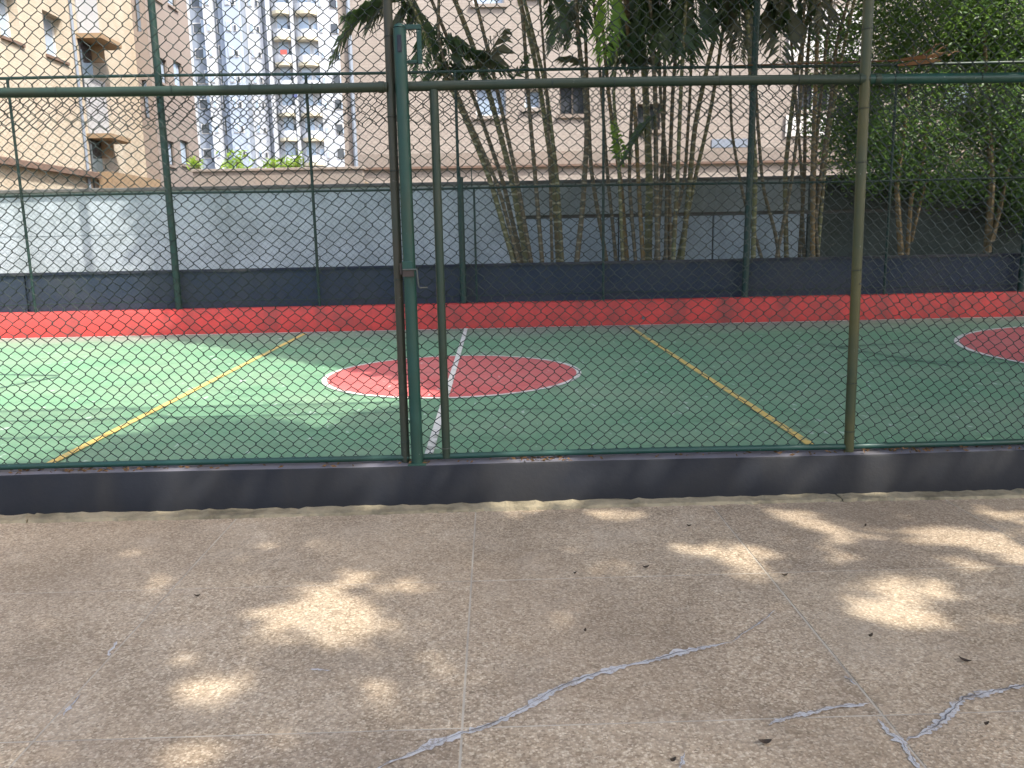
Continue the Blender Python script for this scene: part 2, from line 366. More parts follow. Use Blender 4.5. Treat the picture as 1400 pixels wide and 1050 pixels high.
CR = [([(505,1055),(560,1033),(620,1008),(665,993),(700,980),(735,958),(770,938),(815,922),(860,910),(900,902),(930,893),(965,886),(1000,880)], 0.016, 0.0021),
      ([(1050,992),(1080,981),(1110,975),(1150,967),(1190,962)], 0.010, 0.0011),
      ([(1240,1014),(1268,1000),(1290,985),(1305,968),(1320,955),(1345,950),(1370,945),(1400,938),(1440,932)], 0.015, 0.0026),
      ([(1000,880),(1030,858),(1060,835)], 0.003, 0.0008),
      ([(1198,985),(1228,1012),(1242,1030),(1262,1060)], 0.011, 0.0008),
      ([(148,898),(160,878)], 0.007, 0.0006), ([(85,980),(110,950)], 0.005, 0.0006),
      ([(1155,925),(1170,938)], 0.004, 0.0006), ([(930,1052),(936,1030)], 0.005, 0.0008), ([(425,915),(452,918)], 0.006, 0.0004)]
for px, wp, wc in CR:
    ln = smooth_line(wiggle(px, 9, 0.0042))
    pt = ribbon('crack_patch', ln, lambda t: wp*(0.30+0.55*abs(math.sin(9*t+wp*999))+0.5*abs(math.sin(31*t+1))*abs(math.sin(13*t)))*min(1, 6*t+0.15, 6*(1-t)+0.15), GZ+0.0035, M['patch'], pv, 0.4)
    ribbon('crack_line', ln, lambda t: wc*(0.75+0.4*math.sin(23*t+2))*min(1, 8*t+0.1, 8*(1-t)+0.1), GZ+0.0065, M['crack'], pt, 0.25)

CZ = -0.02                                     # court level
ct = empty('court', (0, 8.7, CZ)); tag(ct, kind='structure')
MB().box(-13, 14.5, 4.95, 12.52, -0.33, CZ).build('court_surface', M['green'], ct)
def disc(cx, cy, r, ringw, z, name):
    N = 72; a = [2*math.pi*k/N for k in range(N)]
    MB().add([(cx+r*math.cos(t), cy+r*math.sin(t), z) for t in a], [tuple(range(N))]).build(name, M['red'], ct)
    vs = [(cx+q*math.cos(t), cy+q*math.sin(t), z+0.004) for q in (r-ringw/2, r+ringw/2) for t in a]
    MB().add(vs, [(k, N+k, N+(k+1)%N, (k+1)%N)[::-1] for k in range(N)]).build('circle_line', M['white'], ct)
disc(-0.44, 8.24, 1.28, 0.05, CZ+0.004, 'centre_circle')
disc(8.0, 8.56, 2.68, 0.06, CZ+0.004, 'key_circle')
def strip(name, a, b, wd, z, mat):
    a = np.array(a, float); b = np.array(b, float); d = (b-a)/np.linalg.norm(b-a); nn = np.array([-d[1], d[0]])*wd/2
    q = [a+nn, a-nn, b-nn, b+nn]
    return MB().add([(*p, z) for p in q], [(0, 1, 2, 3)]).build(name, mat, ct)
strip('halfway_line', (-0.44, 4.96), (-0.44, 12.45), 0.055, CZ+0.012, M['white'])
strip('attack_line', (-2.84, 4.96), (-2.84, 12.25), 0.06, CZ+0.008, M['yellow'])
strip('attack_line', (2.02, 4.96), (2.02, 12.2), 0.06, CZ+0.008, M['yellow'])
strip('edge_line', (-13, 12.42), (14.4, 12.42), 0.05, CZ+0.006, M['white'])
strip('faded_line', (4.1, 9.6), (5.3, 9.8), 0.04, CZ+0.007, M['blackline'])
strip('faded_line', (3.9, 8.55), (5.3, 8.1), 0.035, CZ+0.007, M['blackline'])
strip('faded_line', (3.95, 9.9), (4.6, 7.9), 0.035, CZ+0.0075, M['blackline'])
strip('faded_line', (-5.9, 9.0), (-4.66, 8.72), 0.035, CZ+0.007, M['blackline'])
strip('faded_line', (-4.9, 7.95), (-4.62, 8.62), 0.035, CZ+0.0075, M['blackline'])
strip('faded_line', (-9.0, 6.42), (0.4, 6.42), 0.02, CZ+0.007, M['blackline'])

# near plinth wall the fence stands on
pl = empty('plinth_wall', (0, 4.86, GZ)); tag(pl, 'low dark grey plinth wall running along the foot of the near fence', 'wall')
nseg = 60
vs = []
xs = np.linspace(-8, 9.5, nseg+1)
prof = [(4.768, GZ-0.1), (4.768, -0.012), (4.780, 0.0), (4.94, 0.0), (4.95, -0.012), (4.95, -0.3)]
for x in xs:
    wob = 0.003*math.sin(1.7*x)+0.002*math.sin(4.1*x+1)
    vs += [(x, y+wob*(k < 3), z+(0.0025*math.sin(2.3*x+.5) if 0 < k < 5 else 0)) for k, (y, z) in enumerate(prof)]
P6 = len(prof)
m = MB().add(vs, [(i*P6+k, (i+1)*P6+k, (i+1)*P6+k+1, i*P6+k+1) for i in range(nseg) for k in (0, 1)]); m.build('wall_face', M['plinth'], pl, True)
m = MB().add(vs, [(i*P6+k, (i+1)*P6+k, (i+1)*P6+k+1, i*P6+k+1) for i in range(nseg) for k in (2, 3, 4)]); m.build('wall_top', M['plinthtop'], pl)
# rough cement footing fillet at its base, in cast lengths
cuts = [-8, -2.78, 2.06, 9.5]
for a, b in zip(cuts[:-1], cuts[1:]):
    n = int((b-a)/0.045)+1; vs = []
    for i in range(n+1):
        x = a+0.004+(b-a-0.008)*i/n; r1, r2, r3 = rng.normal(0, 0.0045, 3)
        yw = 4.655+0.012*math.sin(1.3*x)
        vs += [(x, 4.79, GZ-0.02), (x, 4.79, GZ+0.020+r1*.8), (x, 4.735+r3, GZ+0.019+r1*.8), (x, yw+0.012+r2, GZ+0.017+r3*.5), (x, yw+r2, GZ-0.02)]
    fs = [(i*5+k, (i+1)*5+k, (i+1)*5+k+1, i*5+k+1) for i in range(n) for k in range(4)]+[(0, 1, 2, 3, 4), tuple(5*n+k for k in (4, 3, 2, 1, 0))]
    MB().add(vs, fs).build('footing', M['footing'], pl, False)

# far red kerb, navy wall, planter, pale wall
o = MB()
vs = []; xs = np.linspace(-14, 15, 60)
prof = [(12.52, -0.3), (12.50, 0.02), (12.515, 0.335), (12.535, 0.355), (12.80, 0.355)]
for x in xs:
    vs += [(x, y+0.02*max(0, (x-1)/8)**1.5+0.004*math.sin(2.2*x), z) for y, z in prof]
o.add(vs, [(i*5+k, (i+1)*5+k, (i+1)*5+k+1, i*5+k+1) for i in range(59) for k in range(4)])
rk = o.build('red_kerb', M['kerbred'], None, True); tag(rk, 'bright red painted kerb along the far side of the green court', 'kerb')
MB().tube([(2.27, 12.515, 0.09), (2.27, 12.45, 0.085)], 0.022, 10).build('drain_spout', M['crack'], rk)
nv = empty('planter_wall', (0, 12.85, 0)); tag(nv, 'navy blue planter wall with dark cap behind the red kerb', 'wall')
for a, b in ((-14, -7.17), (-7.15, 15)): MB().box(a, b, 12.76, 12.92, 0.30, 0.905).build('wall_face', M['navy'], nv)
MB().bbox(-14, 15, 12.735, 12.94, 0.905, 0.945, 0.008).build('cap', M['navytop'], nv)
o = MB().box(-14, 15, 12.92, 14.2, 0.2, 0.82).build('planter_soil', M['earth']); tag(o, kind='structure')
pw = empty('boundary_wall', (0, 14.3, 0)); tag(pw, 'tall pale blue boundary wall behind the planter palms', 'wall')
MB().box(-14, 0.52, 14.2, 14.42, 0, 1.50).build('plain_wall', M['pale'], pw)
MB().box(-14, 0.52, 14.207, 14.42, 1.50, 1.512).build('course_seam', M['pale'], pw)
MB().box(-14, 0.52, 14.197, 14.42, 1.512, 2.22).build('plain_wall', M['pale'], pw)
MB().box(0.52, 15, 14.24, 14.42, 0, 2.22).build('panel_backing', M['coping'], pw)
MB().box(0.53, 5.38, 14.17, 14.24, 1.70, 2.22).build('upper_beam', M['palebeam'], pw)
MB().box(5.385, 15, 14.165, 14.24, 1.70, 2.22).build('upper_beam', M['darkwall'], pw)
xp = 0.53
for k in range(8):
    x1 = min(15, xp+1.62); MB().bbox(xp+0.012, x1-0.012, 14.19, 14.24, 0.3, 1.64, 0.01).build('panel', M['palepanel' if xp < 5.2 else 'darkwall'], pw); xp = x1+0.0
    if xp >= 15: break
MB().bbox(-14.02, 15, 14.13, 14.46, 2.22, 2.275, 0.012).build('coping', M['coping'], pw)

# ------------------------------------------------------------------ chain link
def warp_near(x, y, z):
    s = np.clip(z/0.5, 0, 1)
    sh = np.clip((x-1.95)/0.5, 0, 1)
    dz = -0.20*(x-1.95)*sh - 0.05*s*np.clip((x+2.1)/0.8, 0, 1)*np.clip((-0.55-x)/0.8, 0, 1)
    dz = dz+0.013*np.sin(3.1*x+1.7*z)*s+0.006*np.sin(7.3*x-4.0*z+1)*s
    dx = 0.011*np.sin(2.3*z+2.9*x)*s+0.006*np.sin(6.1*z-3.7*x+2)*s
    dy = 0.012*np.sin(2.0*x+0.5)*np.sin(2.4*z)*s
    return x+dx, y+dy, z+dz
def chain(name, x0, x1, z0, z1, Y, cell, rad, mat, parent, warp=None, sides=3, knuckle=True, ph=0.0, jit=0.0015, hgt=1.0, zmax=None):
    a = cell/4; nx = int((x1-x0)/(2*a)); hz = cell*hgt/2; nk = int((z1-z0)/hz)+1
    i = np.arange(nx)[:, None]; k = np.arange(nk)[None, :]
    sgn = np.where((k+i) % 2 == 0, -1.0, 1.0)
    x = x0+ph+i*2*a+sgn*a*(1.04 if knuckle else 1.0)+0*k; z = z0+k*hz+0*i
    x = x+rng.normal(0, jit, x.shape); z = z+rng.normal(0, jit, x.shape)
    if knuckle:      # short upright run where neighbouring wires hook together
        e = hz*0.13
        x = np.repeat(x, 2, axis=1); zz = np.repeat(z, 2, axis=1); zz[:, 0::2] -= e; zz[:, 1::2] += e; z = zz
        y = np.where(np.arange(x.shape[1])[None, :]//2 % 2 == 0, 1.0, -1.0)*rad*0.9+0*x; y[:, 1::2] *= -1
    else:
        y = 0*x
    y = y+Y
    if warp: x, y, z = warp(x, y, z)
    flat = (z < z0-1e-5) | (z > (zmax or 99))
    z = np.clip(z, z0, zmax if zmax else None)
    Pn = np.stack([x, y, z], -1); n, mk = Pn.shape[:2]
    T = np.empty_like(Pn); T[:, 1:-1] = Pn[:, 2:]-Pn[:, :-2]; T[:, 0] = Pn[:, 1]-Pn[:, 0]; T[:, -1] = Pn[:, -1]-Pn[:, -2]
    T /= np.linalg.norm(T, axis=-1, keepdims=True)+1e-9
    A = np.array([0, 1.0, 0])-T*T[..., 1:2]; A /= np.linalg.norm(A, axis=-1, keepdims=True); B = np.cross(T, A)
    ring = np.stack([Pn+rad*(math.cos(2*math.pi*q/sides+0.5)*A+math.sin(2*math.pi*q/sides+0.5)*B) for q in range(sides)], 2)
    V = ring.reshape(-1, 3)
    base = (np.arange(n)[:, None]*mk+np.arange(mk-1)[None, :])*sides
    F = np.stack([np.stack([base+q, base+(q+1) % sides, base+sides+(q+1) % sides, base+sides+q], -1) for q in range(sides)], -2).reshape(-1, 4)
    F = F[~np.repeat((flat[:, :-1] & flat[:, 1:]).reshape(-1), sides)]      # the panel is cut at its rails
    o = np_mesh(name, V, F, mat, parent, smooth=True); tag(o, kind='stuff'); return o
def ring_tie(p, axis, r, mat, parent, wr=0.0022):
    """a turn of tie wire around a pipe"""
    a = {'x': ((0,1,0),(0,0,1)), 'z': ((1,0,0),(0,1,0))}[axis]; u, v = np.array(a[0], float), np.array(a[1], float)
    ax = np.array({'x': (1,0,0), 'z': (0,0,1)}[axis], float)
    pts = [np.array(p)+(r+wr*0.6)*(math.cos(t)*u+math.sin(t)*v)+ax*0.012*(t/6.3) for t in np.linspace(0, 6.6, 15)]
    return MB().tube(pts, wr, 5).build('tie_wire', mat, parent)

FY = 4.86
nf = empty('chain_link_fence', (0, FY, 0)); tag(nf, 'near green chain link fence with thick rail and posts on the dark plinth', 'fence')
def post_at(px_bot, px_top, Y, z1, r, name, mat, parent, z0=0.0, n=14):
    b = atY(*px_bot, Y); t = atY(*px_top, Y); d = (t-b)/(t[2]-b[2])
    p0 = b+d*(z0-b[2]); p1 = b+d*(z1-b[2])
    pts = [p0+(p1-p0)*q for q in np.linspace(0, 1, 6)]
    return MB().tube(pts, r, n).build(name, mat, parent, True), p0, p1
_, oa, ob = post_at((554, 612), (530, 10), FY+0.01, 4.6, 0.026, 'post', M['brown'], nf)
_, ra, rb = post_at((1161, 600), (1187, 10), FY, 4.6, 0.029, 'post', M['olive'], nf)
_, sa, sb = post_at((610, 612), (593, 125), FY, 2.17, 0.025, 'gate_stile', M['gpipe'], nf, z0=0.02)
for X in (-6.9, 6.6): MB().tube([(X, FY, 0), (X, FY, 4.6)], 0.029, 12).build('post', M['olive'], nf, True)
RZ = 2.19
def rail_pts(x0, x1, n=10, z=RZ, r0=0.0): return [(x, FY-0.0, z+0.006*math.sin(1.3*x+0.4)) for x in np.linspace(x0, x1, n)]
MB().tube(rail_pts(-7.9, oa[0]-0.01), 0.0275, 14).build('top_rail', M['gpipe'], nf, True)
MB().tube(rail_pts(oa[0]+0.05, ra[0]), 0.0275, 14).build('top_rail', M['gpipe'], nf, True)
MB().tube(rail_pts(ra[0], 9.4), 0.0285, 14).build('top_rail', M['gpole'], nf, True)
MB().tube([(x, FY, 4.45) for x in (-7.9, 9.4)], 0.0275, 10).build('upper_rail', M['gpipe'], nf, True)
MB().tube([(x, FY+0.005, 0.030+0.003*math.sin(x*2)) for x in np.linspace(-7.9, oa[0]+0.02, 14)], 0.019, 10).build('bottom_rail', M['gpole'], nf, True)
MB().tube([(x, FY+0.005, 0.032+0.003*math.sin(x*2)) for x in np.linspace(oa[0]+0.1, 9.4, 16)], 0.019, 10).build('bottom_rail', M['gpole'], nf, True)
chain('mesh_panel', -7.9, 9.4, 0.02, 3.7, FY+0.034, 0.0762, 0.0030, M['wire'], nf, warp_near, zmax=2.20)
chain('mesh_panel', -7.9, 9.4, 1.985, 4.5, FY+0.042, 0.0772, 0.0030, M['wire'], nf, lambda x, y, z: (x+0.006*np.sin(3*z+2*x), y+0.006*np.sin(3*x), z+0.006*np.sin(3*x+2*z)), ph=0.013, hgt=1.06)
for x in (-2.42, -1.78, -1.35, -1.0, -0.62, 0.35, 0.7, 1.3, 1.75, 2.3, 2.8): ring_tie((x, FY, RZ), 'x', 0.0285, M['wire'], nf)
for z in (0.42, 0.12, 1.1, 1.72, 2.02, 2.45):
    q = oa+(ob-oa)*(z/4.6); ring_tie(q, 'z', 0.027, M['wire'], nf)
    q = ra+(rb-ra)*(z/4.6); ring_tie(q, 'z', 0.030, M['wire'], nf)
q = sa; ring_tie((sa[0], sa[1], 0.075), 'z', 0.026, M['steel'], nf)
for X in (oa[0]-0.045, ra[0]-0.045, ra[0]+0.045):     # pipe collars where the rails meet the posts
    MB().tube([(X-0.016, FY, RZ+0.006*math.sin(1.3*X+0.4)), (X+0.016, FY, RZ+0.006*math.sin(1.3*X+0.4))], 0.0325, 14).build('collar', M['gpipe'], nf, True)
# pin holes and bolts on posts
MB().tube([(ra[0]+0.003, FY-0.034, 1.03), (ra[0]+0.003, FY-0.026, 1.03)], 0.005, 8).build('bolt', M['steel'], nf)

gt = empty('gate_post', (oa[0]+0.09, FY, 0)); tag(gt, 'thick dark green gate post with latch box and top bracket beside the brown post', 'gate post')
_, ga, gb = post_at((570, 612), (547, 60), FY-0.035, 2.49, 0.036, 'pole', M['gpole'], gt, z0=0.0, n=18)
vs = []
cap = [gb+np.array([0, 0, 0.004]), gb+np.array([0, 0, 0.018]), gb+np.array([0, 0, 0.028])]
MB().tube(cap, [0.036, 0.028, 0.008], 16).build('cap', M['gpole'], gt, True)
MB().bbox(gb[0]-0.012, gb[0]+0.012, gb[1]-0.042, gb[1]-0.030, 2.36, 2.45, 0.004).build('slot', M['navytop'], gt)
bx0, bx1 = gb[0]+0.0, gb[0]+0.115
br = MB().bbox(bx0-0.02, bx1, FY+0.02, FY+0.045, 2.50, 2.525, 0.004).build('bracket', M['gpole'], gt)
MB().bbox(bx1-0.028, bx1, FY+0.02, FY+0.045, 2.315, 2.498, 0.004).build('bracket_arm', M['gpole'], br)
MB().bbox(bx0+0.03, bx1-0.03, FY+0.02, FY+0.045, 2.318, 2.336, 0.004).build('bracket_foot', M['gpole'], br)
lc = atY(558, 368, FY-0.07)
lb = MB().bbox(lc[0]-0.032, lc[0]+0.034, FY-0.088, FY-0.06, lc[2]-0.042, lc[2]-0.004, 0.004).build('latch_box', M['lock'], gt)
MB().bbox(lc[0]-0.032, lc[0]+0.030, FY-0.085, FY-0.06, lc[2]+0.0, lc[2]+0.045, 0.004).build('latch_plate', M['gpole'], lb)
MB().tube([(lc[0]-0.03, FY-0.092, lc[2]-0.002), (lc[0]+0.055, FY-0.092, lc[2]-0.002)], 0.005, 8).build('bolt_rod', M['steel'], lb)
MB().tube([(lc[0]+0.052, FY-0.092, lc[2]), (lc[0]+0.055, FY-0.09, lc[2]-0.05), (lc[0]+0.058, FY-0.09, lc[2]-0.10), (lc[0]+0.066, FY-0.085, lc[2]-0.108), (lc[0]+0.11, FY-0.08, lc[2]-0.106)], 0.0045, 8).build('handle', M['steel'], lb, True)
MB().bbox(lc[0]-0.05, lc[0]-0.034, FY-0.06, FY+0.02, lc[2]-0.03, lc[2]+0.035, 0.004).build('keeper', M['lock'], lb)
MB().bbox(ga[0]-0.055, ga[0]+0.055, ga[1]-0.05, ga[1]+0.05, -0.002, 0.006, 0.002).build('base_plate', M['gpole'], gt)

# far fence on the red kerb
FF = 12.64
ff = empty('far_fence', (0, FF, 0.35)); tag(ff, 'far chain link fence with thin rails standing on the red kerb', 'fence')
for X, r, z1 in ((-13.4, .03, 6), (-11.3, .02, 3.76), (-9.15, .052, 6), (-6.99, .02, 3.76), (-4.82, .052, 6), (-2.68, .022, 3.76), (-0.50, .022, 3.76), (1.68, .02, 3.76), (3.87, .05, 6), (6.05, .02, 3.76), (8.2, .05, 6), (10.4, .02, 3.76), (12.5, .05, 6)):
    pts = [(X+(z*0.012 if X == 3.87 else 0), FF, z) for z in np.linspace(0.34, z1, 5)]
    MB().tube(pts, r, 12).build('post', M['farpipe'], ff, True)
MB().tube([(-0.47, FF-0.03, 0.36), (-0.47, FF-0.03, 2.24)], 0.044, 12).build('sleeve_post', M['farpipe'], ff, True)
MB().tube([(-0.27, FF, 0.36), (-0.27, FF, 2.08)], 0.016, 8).build('stay', M['farpipe'], ff, True)
MB().tube([(-0.47, FF-0.03, 2.24), (-0.47, FF-0.03, 2.36), (-0.30, FF-0.03, 2.36), (-0.30, FF-0.03, 2.10)], 0.009, 8).build('bracket', M['farpipe'], ff)
for z, r in ((3.75, .022), (2.08, .017), (0.47, .006)):
    MB().tube([(x, FF, z+0.008*math.sin(0.9*x)) for x in np.linspace(-13.5, 14.5, 30)], r, 8).build('rail', M['farpipe'], ff, True)
chain('mesh_panel', -13.4, 14.2, 0.40, 3.75, FF-0.03, 0.086, 0.0019, M['farwire'], ff, lambda x, y, z: (x+0.012*np.sin(1.9*z+2.1*x), y, z+0.014*np.sin(1.7*x+z)), knuckle=False, jit=0.003)

# ------------------------------------------------------------------ buildings
def facade(name, O, U, N, u0, u1, z0, z1, openings, mat, parent, depth=0.16):
    """flat wall with real window openings; O origin, U along, N outward (unit vectors)"""
    O, U, N = (np.array(q, float) for q in (O, U, N)); us = sorted({u0, u1, *[q for a in openings for q in (a[0], a[1])]}); zs = sorted({z0, z1, *[q for a in openings for q in (a[2], a[3])]})
    us = [q for q in us if u0 <= q <= u1]; zs = [q for q in zs if z0 <= q <= z1]
    m = MB(); W = lambda u, z, d=0: O+U*u+N*d+np.array([0, 0, z])
    for a, b in zip(us[:-1], us[1:]):
        for c, d in zip(zs[:-1], zs[1:]):
            cu, cz = (a+b)/2, (c+d)/2
            if any(q[0] < cu < q[1] and q[2] < cz < q[3] for q in openings): continue
            m.add([W(a, c), W(b, c), W(b, d), W(a, d)], [(0, 1, 2, 3)])
    for a, b, c, d in [q[:4] for q in openings]:
        for (p, r) in (((a, c), (b, c)), ((b, c), (b, d)), ((b, d), (a, d)), ((a, d), (a, c))):
            m.add([W(*p), W(*r), W(*r, -depth), W(*p, -depth)], [(0, 1, 2, 3)])
    wall = m.build(name, mat, parent)
    return wall, W
def obox(m, W, u0, u1, z0, z1, d0, d1):
    v = [W(u, z, d) for d in (d0, d1) for (u, z) in ((u0, z0), (u1, z0), (u1, z1), (u0, z1))]
    return m.add(v, [(0, 1, 2, 3), (4, 7, 6, 5), (0, 4, 5, 1), (1, 5, 6, 2), (2, 6, 7, 3), (3, 7, 4, 0)])
def window(W, op, parent, frame='trim', pane='pane', sill=None, mull=1, fw=0.05, depth=0.16):
    a, b, c, d = op[:4]
    m = MB(); dd0, dd1 = -depth+0.02, -depth+0.08
    obox(m, W, a, b, c, c+fw, dd0, dd1); obox(m, W, a, b, d-fw, d, dd0, dd1)
    obox(m, W, a, a+fw, c+fw, d-fw, dd0, dd1); obox(m, W, b-fw, b, c+fw, d-fw, dd0, dd1)
    for k in range(mull):
        x = a+(b-a)*(k+1)/(mull+1); obox(m, W, x-fw*.5, x+fw*.5, c+fw, d-fw, dd0, dd1)
    f = m.build('window', M[frame], parent)
    n = mull+1
    for k in range(n):
        xa = a+(b-a)*k/n; xb = a+(b-a)*(k+1)/n
        obox(MB(), W, xa+0.01, xb-0.01, c+0.01, d-0.01, -depth-0.02, -depth+0.03+0.012*(k % 2)).build('pane', M[pane], f)
    if sill:
        obox(MB(), W, a-0.08, b+0.08, c-0.09, c-0.002, -depth+0.01, 0.07).build('sill', M[sill], f)
    return f

# left cream apartment block: side face looks to the right, wing end faces the camera
lbd = empty('apartment_block', (-18, 26, -0.3)); tag(lbd, 'sunlit cream apartment block with tan balconies at the left edge', 'building')
LX = -14.2; LYE = float(atX(188, 100, -14.2)[1])
def ly(x, y): p = atX(x, y, LX); return p[1], p[2]
FLR = 3.33
ops = []
ya, za = ly(64, 74); yb, _ = ly(84, 20); _, zb = ly(64, 16)
y2a, z2a = ly(2, 50); y2b, _ = ly(25, 20)
base_ops = [(ya, yb, za, zb), (y2a, y2b, za, zb)]
for k in range(-2, 3):
    for a, b, c, d in base_ops: ops.append((a, b, c+k*FLR, d+k*FLR))
ops = [q for q in ops if q[2] > 4.2]
wallL, WL = facade('side_wall', (LX, 0, 0), (0, 1, 0), (1, 0, 0), 10, LYE, -0.3, 19, ops, M['cream'], lbd, 0.38)
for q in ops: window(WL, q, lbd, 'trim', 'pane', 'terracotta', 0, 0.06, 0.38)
wy0 = ly(105, 60)[0]; wy1 = ly(139, 60)[0]
for k in range(-2, 3):
    zt = ly(105, 46)[1]+k*FLR                   # underside of balcony
    if zt < 3.5: continue
    # tan balcony box with rounded cheek
    bz = MB(); poly = [(wy0, 0), (wy1, 0), (wy1, 0.75), (wy0, 0.9)]
    v = [(LX+d, yy, z) for z in (zt-0.16, zt) for yy, d in ((wy0, 0.003), (wy0, .85), (wy1-.3, .85), (wy1, .5), (wy1, 0.003))]
    bz.add(v, [(4, 3, 2, 1, 0), (5, 6, 7, 8, 9)]+[(i, (i+1) % 5, 5+(i+1) % 5, 5+i) for i in range(5)])
    bl = bz.build('balcony', M['balc'], lbd)
    MB().box(LX+0.003, LX+0.06, wy0+0.15, wy1-0.2, zt+0.002, zt+2.0).build('balcony_screen', M['screen'], lbd)
    MB().box(LX+0.003, LX+0.05, wy0+0.1, wy0+0.9, zt-2.2, zt-0.17).build('balcony_door', M['darkpane'], lbd)
    MB().box(LX+0.003, LX+0.42, wy0+1.0, wy0+1.12, zt-0.75, zt-0.163).build('bracket', M['balc'], lbd)
MB().tube([(LX+0.06, wy0-0.3, z) for z in (0, 10, 19)], 0.05, 8).build('drain_pipe', M['towergrey'], lbd)
e0 = ly(-40, 213); e1 = ly(130, 238)
MB().add([(LX+0.003, 12, e1[1]-0.16), (LX+0.22, 12, e1[1]-0.16), (LX+0.22, e1[0], e1[1]-0.16), (LX+0.003, e1[0], e1[1]-0.16), (LX+0.003, 12, e1[1]+0.08), (LX+0.22, 12, e1[1]+0.02), (LX+0.22, e1[0], e1[1]+0.02), (LX+0.003, e1[0], e1[1]+0.08)], [(0,3,2,1),(4,5,6,7),(0,1,5,4),(1,2,6,5),(2,3,7,6),(3,0,4,7)]).build('ledge', M['terracotta'], lbd)
MB().box(LX+0.003, LX+0.55, e1[0]+0.1, LYE-0.1, 3.0, 3.95).build('porch_parapet', M['balc'], lbd)
# wing: a narrow return facing the viewer, then a second side face further out
LXW = atY(207, 100, LYE)[0]; WYE = atX(263, 100, LXW)[1]
ret = [(LX+0.12, LX+0.32, z0+k*FLR, z0+1.5+k*FLR) for z0 in (6.4,) for k in range(0, 4)]
_, WR = facade('return_wall', (0, LYE, 0), (1, 0, 0), (0, -1, 0), LX, LXW, -0.3, 19, ret, M['creamshade'], lbd)
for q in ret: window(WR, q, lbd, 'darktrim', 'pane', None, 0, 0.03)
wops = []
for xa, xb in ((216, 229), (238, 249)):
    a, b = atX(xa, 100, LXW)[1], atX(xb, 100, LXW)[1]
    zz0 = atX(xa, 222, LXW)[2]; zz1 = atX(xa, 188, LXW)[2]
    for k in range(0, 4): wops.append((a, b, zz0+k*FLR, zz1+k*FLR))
_, WW = facade('wing_wall', (LXW, 0, 0), (0, 1, 0), (1, 0, 0), LYE, WYE, -0.3, 19, wops, M['creamshade'], lbd)
for q in wops: window(WW, q, lbd, 'darktrim', 'pane', 'creamshade', 0, 0.06)
MB().add([(LX, 10, -.3), (LX-12, 10, -.3), (LX-12, 10, 19), (LX, 10, 19)], [(0, 1, 2, 3)]).build('end_wall', M['creamshade'], lbd)
MB().box(LX-12.2, LX+0.3, 9.8, WYE+0.2, 19.0, 19.3).build('roof', M['coping'], lbd)
MB().add([(LX-12, 10, -.3), (LX-12, WYE, -.3), (LX-12, WYE, 19), (LX-12, 10, 19)], [(0, 1, 2, 3)]).build('back_wall', M['cream'], lbd)

# beige apartment block behind the palms
BY = 23.0
bb_ = empty('beige_block', (5, BY, -0.3)); tag(bb_, 'beige rendered apartment block behind the palm stems', 'building')
def bx(x, y): p = atY(x, y, BY); return p[0], p[2]
FL = 2.83
bx0 = bx(466, 100)[0]
z_hi0, z_hi1 = bx(700, 24)[1], bx(700, -35)[1]
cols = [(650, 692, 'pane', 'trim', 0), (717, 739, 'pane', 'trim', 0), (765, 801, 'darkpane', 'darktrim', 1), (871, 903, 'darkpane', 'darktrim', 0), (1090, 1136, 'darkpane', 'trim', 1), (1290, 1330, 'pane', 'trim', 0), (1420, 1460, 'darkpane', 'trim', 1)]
bops = []
for xa, xb, pn, fr, mu in cols:
    a, b = bx(xa, 140)[0], bx(xb, 140)[0]
    lo, hi = bx(700, 158)[1], bx(700, 116)[1]
    if xa == 871: lo, hi = bx(880, 178)[1], bx(880, 142)[1]
    if xa == 717: lo, hi = bx(728, 148)[1], bx(728, 122)[1]
    for k in range(0, 5): bops.append((a, b, lo+k*FL, hi+k*FL, pn, fr, mu))
_, WB = facade('front_wall', (0, BY, 0), (1, 0, 0), (0, -1, 0), bx0, 30, 3.62, 18, bops, M['beige'], bb_, 0.2)
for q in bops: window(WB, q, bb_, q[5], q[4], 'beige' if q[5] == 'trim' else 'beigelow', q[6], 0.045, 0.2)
zc = bx(700, 229)[1]
MB().box(bx0-0.02, 30, BY-0.035, BY+0.3, zc+0.062, 3.62).build('base_band', M['beigelow'], bb_)
MB().box(bx0-0.06, 30, BY-0.12, BY+0.3, zc, zc+0.06).build('moulding', M['terracotta'], bb_)
MB().box(bx0-0.02, 30, BY-0.02, BY+0.3, -0.3, zc-0.002).build('base_wall', M['beige'], bb_)
px_ = bx(481, 100)[0]
MB().tube([(px_, BY-0.07, -0.2), (px_, BY-0.07, 18)], 0.055, 8).build('drain_pipe', M['towergrey'], bb_)
MB().add([(bx0, BY, -0.3), (bx0, BY+14, -0.3), (bx0, BY+14, 18), (bx0, BY, 18)], [(3, 2, 1, 0)]).build('side_wall', M['beige'], bb_)
MB().box(bx0-0.3, 30.2, BY-0.3, BY+14, 18.0, 18.3).build('roof', M['coping'], bb_)
MB().add([(30, BY, -0.3), (30, BY+14, -0.3), (30, BY+14, 18), (30, BY, 18)], [(0, 1, 2, 3)]).build('side_wall', M['beige'], bb_)
# whitewashed drain niche strip on that facade
a = bx(1076, 100)[0]; b = bx(1150, 100)[0]
MB().box(a, b, BY-0.06, BY-0.003, 3.9, bx(1100, 150)[1]-0.15).build('white_bay', M['trim'], bb_)
MB().box(a, b+0.6, BY-0.06, BY-0.003, bx(1100, 84)[1], bx(1100, 14)[1]).build('white_bay', M['trim'], bb_)
MB().box(bx(975, 100)[0], bx(1030, 100)[0], BY-0.03, BY-0.003, 3.64, bx(1000, 190)[1]).build('grey_patch', M['towergrey'], bb_)

